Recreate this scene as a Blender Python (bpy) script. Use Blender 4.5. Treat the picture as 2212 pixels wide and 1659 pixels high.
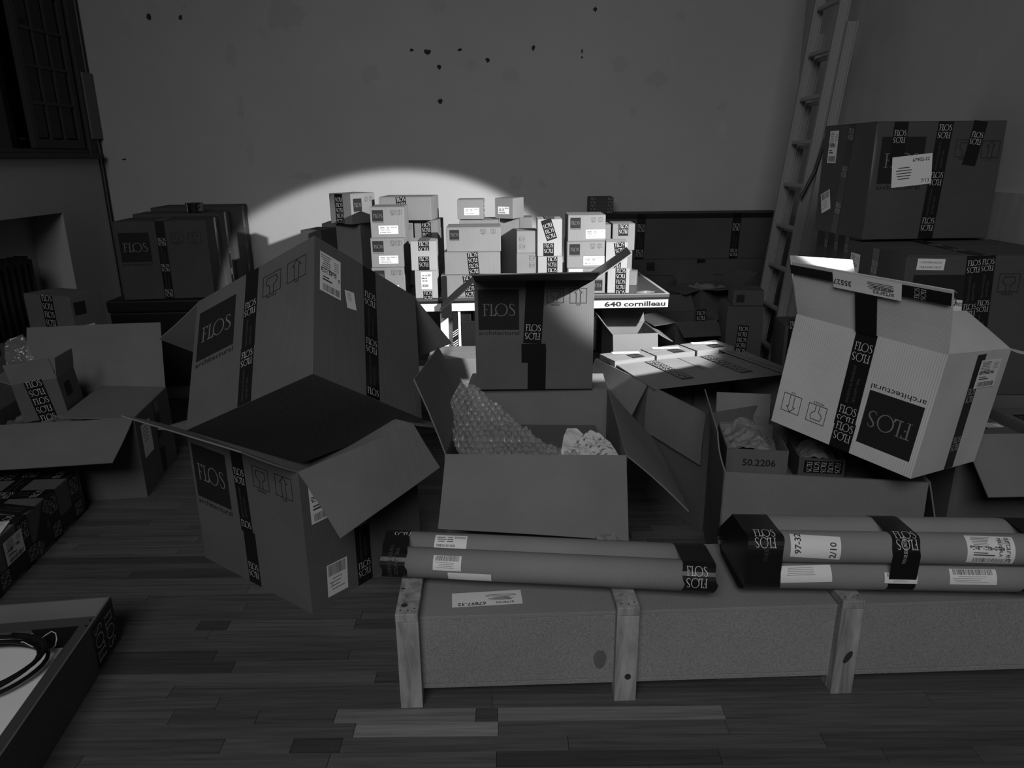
import bpy, bmesh, math, random
from mathutils import Vector, Matrix, noise
R0 = random.Random(7)
for o in list(bpy.data.objects): bpy.data.objects.remove(o)
scn = bpy.context.scene
COL = scn.collection
# ------------------------------------------------------------------ camera
PITCH, ROLL, HC, FPX = math.radians(17.2), math.radians(0.6), 1.6, 1580.0
cam_d = bpy.data.cameras.new('camera'); cam = bpy.data.objects.new('camera', cam_d); COL.objects.link(cam)
cam_d.sensor_width = 36.0; cam_d.lens = 36.0 * FPX / 2212.0; cam_d.clip_start = 0.05
fw = Vector((0, math.cos(PITCH), -math.sin(PITCH))); u0 = Vector((0, math.sin(PITCH), math.cos(PITCH))); r0 = Vector((1, 0, 0))
cr, sr = math.cos(ROLL), math.sin(ROLL)
rt = r0 * cr - u0 * sr; up = u0 * cr + r0 * sr
m = Matrix(((rt.x, up.x, -fw.x, 0), (rt.y, up.y, -fw.y, 0), (rt.z, up.z, -fw.z, HC), (0, 0, 0, 1)))
cam.matrix_world = m
scn.camera = cam
# ------------------------------------------------------------------ world, lamps, exposure
w = bpy.data.worlds.new('world'); scn.world = w; w.use_nodes = True
w.node_tree.nodes['Background'].inputs[0].default_value = (0.5, 0.5, 0.5, 1)
w.node_tree.nodes['Background'].inputs[1].default_value = 0.030
scn.view_settings.view_transform = 'Standard'; scn.view_settings.look = 'None'
scn.view_settings.gamma = 1.0; scn.view_settings.use_curve_mapping = False; scn.view_settings.exposure = 0.0
def aim(o, loc, tgt):
    o.location = loc; o.rotation_euler = (Vector(tgt) - Vector(loc)).to_track_quat('-Z', 'Y').to_euler()
# added soft area light high behind the camera, for unseen room light
ad = bpy.data.lights.new('room_fill', 'AREA'); ad.shape = 'RECTANGLE'; ad.size = 3.6; ad.size_y = 2.4; ad.energy = 45; ad.spread = math.radians(84)
ao = bpy.data.objects.new('room_fill', ad); COL.objects.link(ao); aim(ao, (-0.9, -3.4, 4.9), (0.2, 3.0, 0.7))
# spotlight thrown on the stack from the right
SPA, SPE, SPH = math.radians(35.5), math.radians(24.6), 14.5
sd = bpy.data.lights.new('spotlight', 'SPOT'); sd.energy = 1640; sd.spot_size = math.radians(2 * SPH + 0.9); sd.spot_blend = 0.12; sd.shadow_soft_size = 0.035
so = bpy.data.objects.new('spotlight', sd); COL.objects.link(so)
SL = Vector((2.303, 1.562, 2.545)); sdir = Vector((-math.sin(SPA) * math.cos(SPE), math.cos(SPA) * math.cos(SPE), -math.sin(SPE)))
aim(so, SL, SL + sdir)

# ------------------------------------------------------------------ materials
def N(nt, t, **k):
    n = nt.nodes.new(t)
    for a, b in k.items(): setattr(n, a, b)
    return n
def gray(v): return (v, v, v, 1)
def base_mat(name, rough=0.8, spec=0.3):
    mt = bpy.data.materials.new(name); mt.use_nodes = True; nt = mt.node_tree
    b = nt.nodes['Principled BSDF']; b.inputs['Roughness'].default_value = rough; b.inputs['Specular IOR Level'].default_value = spec
    return mt, nt, b
def plain(name, v, rough=0.7, spec=0.3, metal=0.0):
    mt, nt, b = base_mat(name, rough, spec); b.inputs['Base Color'].default_value = gray(v); b.inputs['Metallic'].default_value = metal
    return mt
def mapping(nt, coord='Object', scale=(1, 1, 1)):
    tc = N(nt, 'ShaderNodeTexCoord'); mp = N(nt, 'ShaderNodeMapping'); mp.inputs['Scale'].default_value = scale
    nt.links.new(tc.outputs[coord], mp.inputs[0]); return mp
def ramp(nt, src, stops):
    r = N(nt, 'ShaderNodeValToRGB'); e = r.color_ramp.elements
    e[0].position, e[0].color = stops[0][0], gray(stops[0][1]); e[1].position, e[1].color = stops[-1][0], gray(stops[-1][1])
    for p, v in stops[1:-1]:
        x = e.new(p); x.color = gray(v)
    nt.links.new(src, r.inputs[0]); return r
def mul(nt, a, b):
    x = N(nt, 'ShaderNodeMix', data_type='RGBA', blend_type='MULTIPLY'); x.inputs[0].default_value = 1
    nt.links.new(a, x.inputs[6]); nt.links.new(b, x.inputs[7]); return x.outputs[2]
def bump(nt, b, src, st, dist=0.01):
    n = N(nt, 'ShaderNodeBump'); n.inputs['Strength'].default_value = st; n.inputs['Distance'].default_value = dist
    nt.links.new(src, n.inputs['Height']); nt.links.new(n.outputs[0], b.inputs['Normal'])
def cardboard(name, v, streak=0.10, patch=0.0):
    mt, nt, b = base_mat(name, 0.85, 0.15)
    mp = mapping(nt)
    nz = N(nt, 'ShaderNodeTexNoise'); nz.inputs['Scale'].default_value = 3.5; nz.inputs['Detail'].default_value = 6
    nt.links.new(mp.outputs[0], nz.inputs['Vector'])
    r1 = ramp(nt, nz.outputs[0], [(0.3, v * 0.90), (0.7, v * 1.08)])
    # corrugation: lines running up the board
    sx = N(nt, 'ShaderNodeSeparateXYZ'); nt.links.new(mp.outputs[0], sx.inputs[0])
    ad_ = N(nt, 'ShaderNodeMath', operation='ADD'); nt.links.new(sx.outputs[0], ad_.inputs[0]); nt.links.new(sx.outputs[1], ad_.inputs[1])
    ml = N(nt, 'ShaderNodeMath', operation='MULTIPLY'); ml.inputs[1].default_value = 2 * math.pi / 0.0085; nt.links.new(ad_.outputs[0], ml.inputs[0])
    sn = N(nt, 'ShaderNodeMath', operation='SINE'); nt.links.new(ml.outputs[0], sn.inputs[0])
    n2 = N(nt, 'ShaderNodeTexNoise'); n2.inputs['Scale'].default_value = 5; n2.inputs['Detail'].default_value = 4
    mp2 = mapping(nt, scale=(1, 1, 0.35)); nt.links.new(mp2.outputs[0], n2.inputs['Vector'])
    rm = ramp(nt, n2.outputs[0], [(0.40, 0.25), (0.68, 1.0)])
    rs = ramp(nt, sn.outputs[0], [(0.0, 1.0), (1.0, 1.0 - streak)])
    mx = N(nt, 'ShaderNodeMix', data_type='RGBA'); mx.inputs[6].default_value = gray(1)
    nt.links.new(rm.outputs[0], mx.inputs[0]); nt.links.new(rs.outputs[0], mx.inputs[7])
    nt.links.new(mul(nt, r1.outputs[0], mx.outputs[2]), b.inputs['Base Color'])
    bump(nt, b, sn.outputs[0], 0.10, 0.0012)
    return mt
M = {}
M['kraft'] = cardboard('kraft_cardboard', 0.125)
M['kraft_lit'] = cardboard('lit_kraft_cardboard', 0.205, 0.06)  # kraft lightened for cartons in the beam, light put into the colour
M['pale_small'] = cardboard('pale_cardboard', 0.32, 0.05)
M['kraft_in'] = cardboard('kraft_inside', 0.19, 0.07)
M['kraft_shaded'] = cardboard('shaded_cardboard', 0.078)  # kraft darkened for cartons in the dim zones, shade put into the colour
M['white_board'] = cardboard('bleached_cardboard', 0.62, 0.26)
M['tape'] = plain('black_tape', 0.010, 0.32, 0.4)
M['letter'] = plain('tape_lettering', 0.62, 0.5)
M['ink'] = plain('print_ink', 0.018, 0.7, 0.2)
M['knock'] = plain('print_knockout', 0.20, 0.8, 0.2)
M['faint'] = plain('faint_ink', 0.08, 0.8, 0.2)
M['paper'] = plain('label_paper', 0.78, 0.6)
M['label_ink'] = plain('label_ink', 0.06, 0.7)
M['black'] = plain('black_paint', 0.008, 0.5)
M['white'] = plain('white_enamel', 0.75, 0.4)
M['cable'] = plain('black_rubber', 0.008, 0.4)
M['glass'] = plain('dark_window_glass', 0.006, 0.08, 0.5)
M['winwood'] = plain('dark_painted_wood', 0.045, 0.6)
M['iron'] = plain('radiator_iron', 0.012, 0.4)
M['tabletop'] = plain('table_tennis_top', 0.07, 0.35)
M['line'] = plain('white_line', 0.42, 0.5)
M['diffuser'] = plain('opal_diffuser', 0.92, 0.35)
M['frame_metal'] = plain('panel_frame', 0.07, 0.45)
M['plastic_white'] = plain('opal_globe', 0.7, 0.3)
M['chip'] = plain('chipped_plaster', 0.035, 0.9)
M['knot'] = plain('wood_knot', 0.035, 0.8)
def mk_wall(name, v, amp, wood=False):
    mt, nt, b = base_mat(name, 0.9, 0.15); mp = mapping(nt)
    n1 = N(nt, 'ShaderNodeTexNoise'); n1.inputs['Scale'].default_value = 0.9; n1.inputs['Detail'].default_value = 8; n1.inputs['Roughness'].default_value = 0.65
    n2 = N(nt, 'ShaderNodeTexNoise'); n2.inputs['Scale'].default_value = 2.6; n2.inputs['Detail'].default_value = 3
    nt.links.new(mp.outputs[0], n1.inputs[0]); nt.links.new(mp.outputs[0], n2.inputs[0])
    a = ramp(nt, n1.outputs[0], [(0.3, v * (1 - amp)), (0.7, v * (1 + amp))])
    c = ramp(nt, n2.outputs[0], [(0.20, 0.72), (0.30, 1.0), (0.72, 1.0), (0.8, 1.14)])
    col = mul(nt, a.outputs[0], c.outputs[0])
    nt.links.new(col, b.inputs['Base Color'])
    n3 = N(nt, 'ShaderNodeTexNoise'); n3.inputs['Scale'].default_value = 60; n3.inputs['Detail'].default_value = 4; nt.links.new(mp.outputs[0], n3.inputs[0])
    bump(nt, b, n3.outputs[0], 0.12, 0.004)
    return mt
M['wall'] = mk_wall('plaster_wall', 0.45, 0.06)
M['wall_patch'] = mk_wall('patched_plaster', 0.415, 0.08)
def wood(name, v, contrast, scale, rough=0.6, spec=0.3, rnd=0.0, knots=False, coord='Object'):
    mt, nt, b = base_mat(name, rough, spec)
    if coord == 'World':
        g = N(nt, 'ShaderNodeNewGeometry'); mp = N(nt, 'ShaderNodeMapping'); mp.inputs['Scale'].default_value = scale; nt.links.new(g.outputs['Position'], mp.inputs[0])
    else: mp = mapping(nt, 'Object', scale)
    oi = N(nt, 'ShaderNodeObjectInfo')
    ofs = N(nt, 'ShaderNodeVectorMath', operation='ADD'); cmb = N(nt, 'ShaderNodeCombineXYZ')
    sc = N(nt, 'ShaderNodeMath', operation='MULTIPLY'); sc.inputs[1].default_value = 40; nt.links.new(oi.outputs['Random'], sc.inputs[0])
    for i in range(3): nt.links.new(sc.outputs[0], cmb.inputs[i])
    nt.links.new(mp.outputs[0], ofs.inputs[0]); nt.links.new(cmb.outputs[0], ofs.inputs[1])
    n1 = N(nt, 'ShaderNodeTexNoise'); n1.inputs['Scale'].default_value = 1; n1.inputs['Detail'].default_value = 7; n1.inputs['Roughness'].default_value = 0.62; n1.inputs['Distortion'].default_value = 0.6
    nt.links.new(ofs.outputs[0], n1.inputs[0])
    c = ramp(nt, n1.outputs[0], [(0.28, v * (1 - contrast)), (0.5, v), (0.72, v * (1 + contrast * 0.8))])
    col = c.outputs[0]
    if rnd:
        at = N(nt, 'ShaderNodeAttribute', attribute_name='tone', attribute_type='OBJECT')
        col = mul(nt, col, at.outputs['Color'])
    nt.links.new(col, b.inputs['Base Color']); bump(nt, b, n1.outputs[0], 0.08, 0.002)
    return mt
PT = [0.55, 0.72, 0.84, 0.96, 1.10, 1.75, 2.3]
M['planks'] = [wood('floor_oak_%d' % i, 0.105 * t, 0.40, (2.6, 70, 70), 0.55, 0.16, coord='World') for i, t in enumerate(PT)]
M['joint'] = plain('floor_joint', 0.012, 0.9)
M['pine'] = wood('crate_pine', 0.30, 0.62, (22, 22, 3.0), 0.75)
M['alu'] = plain('ladder_aluminium', 0.31, 0.42, 0.5, 0.15)
def particle(name, v):
    mt, nt, b = base_mat(name, 0.8, 0.2); mp = mapping(nt)
    n1 = N(nt, 'ShaderNodeTexNoise'); n1.inputs['Scale'].default_value = 420; n1.inputs['Detail'].default_value = 4; nt.links.new(mp.outputs[0], n1.inputs[0])
    n2 = N(nt, 'ShaderNodeTexNoise'); n2.inputs['Scale'].default_value = 2.5; n2.inputs['Detail'].default_value = 3; nt.links.new(mp.outputs[0], n2.inputs[0])
    a = ramp(nt, n1.outputs[0], [(0.33, v * 0.66), (0.68, v * 1.28)]); c = ramp(nt, n2.outputs[0], [(0.3, 0.88), (0.7, 1.05)])
    nt.links.new(mul(nt, a.outputs[0], c.outputs[0]), b.inputs['Base Color']); bump(nt, b, n1.outputs[0], 0.1, 0.002); return mt
M['particle'] = particle('particle_board', 0.27)
M['tube'] = cardboard('tube_board', 0.25, 0.0)
M['crumple'] = plain('kraft_packing_paper', 0.20, 0.8)
M['news'] = None
def newsprint():
    mt, nt, b = base_mat('printed_packing_paper', 0.8, 0.2); mp = mapping(nt, scale=(60, 60, 14))
    n1 = N(nt, 'ShaderNodeTexNoise'); n1.inputs['Scale'].default_value = 1.0; n1.inputs['Detail'].default_value = 5; nt.links.new(mp.outputs[0], n1.inputs[0])
    a = ramp(nt, n1.outputs[0], [(0.38, 0.16), (0.46, 0.55), (1.0, 0.62)]); nt.links.new(a.outputs[0], b.inputs['Base Color']); return mt
M['news'] = newsprint()
def film(name, dens, v, rough):
    mt = bpy.data.materials.new(name); mt.use_nodes = True; nt = mt.node_tree; out = nt.nodes['Material Output']
    b = nt.nodes['Principled BSDF']; b.inputs['Base Color'].default_value = gray(v); b.inputs['Roughness'].default_value = rough; b.inputs['Specular IOR Level'].default_value = 1.0
    tr = N(nt, 'ShaderNodeBsdfTransparent'); mx = N(nt, 'ShaderNodeMixShader'); mx.inputs[0].default_value = dens
    nt.links.new(tr.outputs[0], mx.inputs[1]); nt.links.new(b.outputs[0], mx.inputs[2]); nt.links.new(mx.outputs[0], out.inputs[0]); return mt
M['bubble'] = film('bubble_film', 0.50, 0.42, 0.10)
M['film'] = film('clear_film', 0.40, 0.30, 0.15)

# ------------------------------------------------------------------ object helpers
def mesh_obj(name, verts, faces, mats, idx=None, parent=None, smooth=False):
    me = bpy.data.meshes.new(name); me.from_pydata([tuple(v) for v in verts], [], faces)
    for mt in (mats if isinstance(mats, (list, tuple)) else [mats]): me.materials.append(M[mt] if isinstance(mt, str) else mt)
    if idx: me.polygons.foreach_set('material_index', idx)
    if smooth: me.polygons.foreach_set('use_smooth', [True] * len(me.polygons))
    me.update(); o = bpy.data.objects.new(name, me); COL.objects.link(o)
    if parent: o.parent = parent
    return o
def bm_obj(name, bm, mats, parent=None, smooth=False):
    bmesh.ops.recalc_face_normals(bm, faces=bm.faces)
    me = bpy.data.meshes.new(name); bm.to_mesh(me); bm.free()
    for mt in (mats if isinstance(mats, (list, tuple)) else [mats]): me.materials.append(M[mt] if isinstance(mt, str) else mt)
    if smooth: me.polygons.foreach_set('use_smooth', [True] * len(me.polygons))
    o = bpy.data.objects.new(name, me); COL.objects.link(o)
    if parent: o.parent = parent
    return o
def tag(o, label, cat, group=None):
    o['label'] = label; o['category'] = cat
    if group: o['group'] = group
    return o
def struct(o): o['kind'] = 'structure'; return o
def rz(a): return Matrix.Rotation(a, 4, 'Z')
def thing(name, label, cat, loc, rot=0.0, group=None):
    e = bpy.data.objects.new(name, None); e.empty_display_size = 0.05; COL.objects.link(e)
    e.matrix_world = Matrix.Translation(Vector(loc)) @ (rot if isinstance(rot, Matrix) else rz(rot))
    return tag(e, label, cat, group)
def mat3(r): return Matrix(((r[0][0], r[0][1], r[0][2], 0), (r[1][0], r[1][1], r[1][2], 0), (r[2][0], r[2][1], r[2][2], 0), (0, 0, 0, 1)))
def add_box(bm, lo, hi, mx=None):
    g = bmesh.ops.create_cube(bm, size=1.0)['verts']
    for v in g:
        c = Vector([lo[i] + (v.co[i] + 0.5) * (hi[i] - lo[i]) for i in range(3)]); v.co = mx @ c if mx else c
    return g
def box_obj(name, lo, hi, mt, parent=None, bevel=0.0, mx=None):
    bm = bmesh.new(); add_box(bm, lo, hi)
    if bevel: bmesh.ops.bevel(bm, geom=list(bm.edges), offset=bevel, segments=2, affect='EDGES', profile=0.6)
    if mx: bmesh.ops.transform(bm, matrix=mx, verts=bm.verts)
    return bm_obj(name, bm, mt, parent)
def tube_geo(pts, rad, n=10, closed=False, caps=True):
    pts = [Vector(p) for p in pts]; V, F = [], []; K = len(pts); a = None
    for i, p in enumerate(pts):
        t = (pts[(i + 1) % K] - pts[i - 1]) if (closed or 0 < i < K - 1) else (pts[1] - pts[0] if i == 0 else pts[-1] - pts[-2])
        t.normalize()
        if a is None: a = t.cross(Vector((0, 0, 1)) if abs(t.z) < 0.9 else Vector((1, 0, 0)))
        a = (a - t * a.dot(t)).normalized(); b = t.cross(a)
        r = rad[i] if isinstance(rad, (list, tuple)) else rad
        for k in range(n):
            th = 2 * math.pi * k / n; V.append(p + (a * math.cos(th) + b * math.sin(th)) * r)
    for i in range(K if closed else K - 1):
        j = (i + 1) % K
        for k in range(n): F.append((i * n + k, i * n + (k + 1) % n, j * n + (k + 1) % n, j * n + k))
    if caps and not closed: F.append(tuple(range(n - 1, -1, -1))); F.append(tuple((K - 1) * n + k for k in range(n)))
    return V, F
def grid_faces(nu, nv): return [(j * (nu + 1) + i, j * (nu + 1) + i + 1, (j + 1) * (nu + 1) + i + 1, (j + 1) * (nu + 1) + i) for j in range(nv) for i in range(nu)]

# ------------------------------------------------------------------ lettering
STR = ['architectural', 'FRAGILE', 'TOP', 'PRECINTO DE SEGURIDAD', 'SECURITY SEAL', '640', 'cornilleau', '67897-32', 'PELICULA', 'artares', '67902-32', '7/13', '1/13', '35527',
       'CONTIENE BULTO', 'PARA RAFA MICO', '50.2206', '97-32', '2/10', 'C', '11510', 'E', '9H STOR']
TXT = {}
def prep_text():
    obs = []
    for s in STR:
        c = bpy.data.curves.new('t', 'FONT'); c.body = s; c.size = 1.0; c.resolution_u = 2
        if s in ('640', 'cornilleau', '67897-32', '67902-32', '35527', '97-32', '2/10', '50.2206', 'PELICULA', 'C', 'E'): c.offset = 0.034 if s in ("640", "cornilleau") else 0.018
        o = bpy.data.objects.new('t', c); COL.objects.link(o); obs.append((s, o))
    dg = bpy.context.evaluated_depsgraph_get()
    for s, o in obs:
        me = bpy.data.meshes.new_from_object(o.evaluated_get(dg)); V = [(v.co.x, v.co.y) for v in me.vertices]; F = [tuple(p.vertices) for p in me.polygons]
        x0 = min(v[0] for v in V); x1 = max(v[0] for v in V)
        TXT[s] = ([(v[0] - x0, v[1]) for v in V], F, x1 - x0, 0.72); bpy.data.meshes.remove(me)
    for s, o in obs:
        c = o.data; bpy.data.objects.remove(o); bpy.data.curves.remove(c)
prep_text()
def glyph_word():
    V, F = [], []
    def poly(ps): b = len(V); V.extend(ps); F.append(tuple(range(b, b + len(ps))))
    def rect(x0, y0, x1, y1): poly([(x0, y0), (x1, y0), (x1, y1), (x0, y1)])
    rect(.15, .03, .25, .95); rect(.03, 0, .37, .03); rect(.03, .95, .56, 1); poly([(.56, .95), (.56, .80), (.53, .80), (.47, .95)]); rect(.25, .50, .42, .54); rect(.40, .44, .43, .60)
    rect(.72, .03, .82, .97); rect(.60, 0, 1.16, .07); rect(.60, .97, .94, 1); poly([(1.16, .07), (1.16, .26), (1.12, .26), (1.02, .07)])
    n = 28; b = len(V); cx, cy = 1.62, .5
    for i in range(n):
        a = 2 * math.pi * i / n; V.append((cx + .53 * math.cos(a), cy + .535 * math.sin(a))); V.append((cx + .435 * math.cos(a), cy + .485 * math.sin(a)))
    for i in range(n): j = (i + 1) % n; F.append((b + 2 * i, b + 2 * j, b + 2 * j + 1, b + 2 * i + 1))
    P = [(x + .08, y, q) for x, y, q in [(2.62, .80, .02), (2.58, .92, .03), (2.46, .98, .035), (2.33, .96, .045), (2.24, .86, .06), (2.25, .74, .065), (2.34, .63, .07), (2.46, .53, .075), (2.58, .42, .07), (2.65, .29, .065), (2.63, .14, .055), (2.52, .04, .04), (2.38, .01, .035), (2.25, .05, .03), (2.17, .20, .02)]]
    b = len(V)
    for i, (x, y, wd) in enumerate(P):
        q0 = P[max(i - 1, 0)]; q1 = P[min(i + 1, len(P) - 1)]; t = Vector((q1[0] - q0[0], q1[1] - q0[1])).normalized()
        V.append((x - t.y * wd * .75, y + t.x * wd * .75)); V.append((x + t.y * wd * .75, y - t.x * wd * .75))
    for i in range(len(P) - 1): F.append((b + 2 * i, b + 2 * i + 1, b + 2 * i + 3, b + 2 * i + 2))
    return V, F, 2.76, 1.0
TXT['@'] = glyph_word()
class Deco:
    """flat print laid on a surface; coordinates in metres on that surface"""
    def __init__(s, mp, lift=0.0008, sub=1): s.sub = sub; s.mp, s.V, s.F, s.I, s.mats, s.lift = mp, [], [], [], [], lift
    def mi(s, k):
        if k not in s.mats: s.mats.append(k)
        return s.mats.index(k)
    def put(s, V2, F, mt, lay, org=(0, 0), ang=0.0, sc=(1, 1)):
        c, sn = math.cos(ang), math.sin(ang); b = len(s.V); k = s.mi(mt); h = s.lift + 0.0004 * lay
        for x, y in V2:
            x *= sc[0]; y *= sc[1]; s.V.append(s.mp(org[0] + x * c - y * sn, org[1] + x * sn + y * c, h))
        for f in F: s.F.append(tuple(b + i for i in f)); s.I.append(k)
    def rect(s, cx, cy, wd, ht, mt, lay=0, ang=0.0, nx=1, ny=1):
        if s.sub > 1: nx = max(1, int(wd / .012)) if abs(ang) > .2 else 1; ny = max(1, int(ht / .004))
        V = [((i / nx - .5) * wd, (j / ny - .5) * ht) for j in range(ny + 1) for i in range(nx + 1)]
        s.put(V, grid_faces(nx, ny), mt, lay, (cx, cy), ang)
    def frame(s, cx, cy, wd, ht, t, mt, lay=0, ang=0.0):
        a, b = wd / 2, ht / 2
        V = [(-a, -b), (a, -b), (a, b), (-a, b), (-a + t, -b + t), (a - t, -b + t), (a - t, b - t), (-a + t, b - t)]
        s.put(V, [(0, 1, 5, 4), (1, 2, 6, 5), (2, 3, 7, 6), (3, 0, 4, 7)], mt, lay, (cx, cy), ang)
    def text(s, t, cx, cy, wd, mt, lay=1, ang=0.0, ht=None):
        V, F, tw, th = TXT[t]; k = wd / tw; ky = (ht / th) if ht else k
        V = [(x - tw / 2, y - th / 2) for x, y in V]; s.put(V, F, mt, lay, (cx, cy), ang, (k, ky))
    def line(s, pts, t, mt, lay=0, org=(0, 0), ang=0.0, sc=(1, 1)):
        for (x0, y0), (x1, y1) in zip(pts, pts[1:]):
            d = Vector((x1 - x0, y1 - y0)); L = d.length
            if L == 0: continue
            n = Vector((-d.y, d.x)) / L * t / 2; e = d / L * t / 2
            s.put([(x0 - n.x - e.x, y0 - n.y - e.y), (x1 - n.x + e.x, y1 - n.y + e.y), (x1 + n.x + e.x, y1 + n.y + e.y), (x0 + n.x - e.x, y0 + n.y - e.y)], [(0, 1, 2, 3)], mt, lay, org, ang, sc)
    def build(s, name, parent, label=None):
        if not s.V: return None
        o = mesh_obj(name, s.V, s.F, s.mats, s.I, parent)
        if label: o['label'] = label
        return o
def logo(d, cx, cy, sz, ang=0.0, under=True, letters=True):
    d.rect(cx, cy, sz, sz, 'ink', 0, ang)
    if letters: d.text('@', cx, cy, sz * .80, 'knock', 1, ang, sz * .30)
    if under: d.text('architectural', cx + math.sin(ang) * sz * .575, cy - math.cos(ang) * sz * .575, sz * 1.0, 'ink', 1, ang, sz * .10)
def sym_glass(d, cx, cy, wd, ang=0.0, mt='ink', txt=True):
    ht = wd * .9; t = wd * .030
    d.frame(cx, cy, wd, ht, t, mt, 0, ang)
    g = [(-.10, -.44), (-.10, -.12), (-.26, 0), (-.30, .14), (-.24, .32), (.24, .32), (.30, .14), (.26, 0), (.10, -.12), (.10, -.44)]
    d.line([(x * wd, y * ht) for x, y in g], t, mt, 1, (cx, cy), ang)
    if txt: d.text('FRAGILE', cx + math.sin(ang) * ht * .60, cy - math.cos(ang) * ht * .60, wd * .55, mt, 1, ang)
def sym_up(d, cx, cy, wd, ang=0.0, mt='ink', txt=True):
    ht = wd * .9; t = wd * .030
    d.frame(cx, cy, wd, ht, t, mt, 0, ang)
    g = [(-.12, -.48), (-.12, .18), (-.22, .18), (0, .46), (.22, .18), (.12, .18), (.12, -.48)]
    d.line([(x * wd, y * ht) for x, y in g], t, mt, 1, (cx, cy), ang)
    if txt: d.text('TOP', cx + math.sin(ang) * ht * .60, cy - math.cos(ang) * ht * .60, wd * .26, mt, 1, ang)
def tape(d, a, b, wd, kind='seal', phase=0.15, lay=2, seg=1, edge=True):
    """band from a (top) to b (bottom)"""
    a, b = Vector(a), Vector(b); L = (a - b).length; u = (a - b) / L; ang = math.atan2(u.y, u.x) - math.pi / 2; c = (a + b) / 2
    d.rect(c.x, c.y, wd, L, 'tape', lay, ang, 1, max(seg, 1))
    def at(t): return a - u * t
    if kind == 'plain': return
    hgt = wd * .36; t = phase * wd
    pitch = wd * .52 if kind == 'dense' else wd * .47
    k = 0
    while t < L - hgt * .6:
        if kind == 'dense':
            if t - hgt * .0 >= 0: p = at(t + hgt / 2); d.text('@', p.x, p.y, wd * .84, 'letter', lay + 1, ang + (math.pi if k % 2 else 0), hgt)
            t += pitch; k += 1
        else:
            for q in (0, 1):
                tt = t + q * pitch
                if tt + hgt < L: p = at(tt + hgt / 2); d.text('@', p.x, p.y, wd * .84, 'letter', lay + 1, ang + math.pi * q, hgt)
            t2 = t + pitch * 2 + wd * .1
            ln = wd * 1.75
            if t2 + ln < L + wd * .1:
                p = at(t2 + ln / 2); s = Vector((u.y, -u.x)) * wd
                d.text('PRECINTO DE SEGURIDAD', p.x - s.x * .16, p.y - s.y * .16, ln, 'faint', lay + 1, ang + math.pi / 2, wd * .13)
                p2 = at(t2 + ln * .62); d.text('SECURITY SEAL', p2.x + s.x * .14, p2.y + s.y * .14, ln * .66, 'faint', lay + 1, ang + math.pi / 2, wd * .13)
            t = t2 + ln + wd * .15
def label(d, cx, cy, wd, ht, ang=0.0, style='small', seed=1, lay=1, words=()):
    rr = random.Random(seed); d.rect(cx, cy, wd, ht, 'paper', lay, ang, 4 if style == 'tube' else 1, 1)
    c, s = math.cos(ang), math.sin(ang)
    def P(x, y): return cx + (x * c - y * s), cy + (x * s + y * c)
    def R(x, y, a, b, mt='label_ink'): p = P(x, y); d.rect(p[0], p[1], a, b, mt, lay + 1, ang)
    def bars(x0, x1, y, h):
        x = x0
        while x < x1:
            t = rr.choice((.5, .8, 1.2)) * wd * .011; R(x, y, t, h); x += t + rr.choice((.6, 1., 1.6)) * wd * .011
    if style == 'small':
        for i in range(3):
            R(-wd * .30 + rr.uniform(-.01, .02) * wd, ht * (.28 - .15 * i), wd * rr.uniform(.18, .3), ht * .06); R(wd * -.02, ht * (.28 - .15 * i), wd * rr.uniform(.1, .2), ht * .06)
        bars(wd * .12, wd * .44, ht * .30, ht * .14); bars(-wd * .42, wd * .16, -ht * .30, ht * .16)
    elif style == 'ship':
        for i in range(7): R(-wd * .20 + rr.uniform(-.03, .03) * wd, ht * (.43 - .055 * i), wd * rr.uniform(.3, .5), ht * .018)
        for i in range(5): R(wd * .28, ht * (.38 - .05 * i), wd * rr.uniform(.2, .3), ht * .012)
        for i in range(14):
            for j in range(5):
                if rr.random() < .62: R(-wd * .42 + i * wd * .052, -ht * .00 + j * ht * .026, wd * .045, ht * .022)
        R(-wd * .22, -ht * .11, wd * .3, ht * .03); R(-wd * .15, -ht * .18, wd * .45, ht * .04); bars(-wd * .36, wd * .42, -ht * .37, ht * .17)
    elif style == 'code':
        bars(-wd * .42, wd * .42, ht * .30, ht * .34)
        for i in range(4): R(-wd * .05 + rr.uniform(-.1, .1) * wd, ht * (.02 - .11 * i), wd * rr.uniform(.4, .7), ht * .02)
    elif style == 'note':
        for i in range(5): R(-wd * .1, ht * (.36 - .1 * i), wd * rr.uniform(.4, .6), ht * .02)
    elif style == 'delivery':
        for i in range(5): R(-wd * .20, ht * (.12 - .09 * i), wd * rr.uniform(.25, .45), ht * .03)
    for tx, x, y, wt, da in words:
        p = P(x * wd, y * ht); d.text(tx, p[0], p[1], wt * wd, 'label_ink', lay + 2, ang + da)

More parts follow.
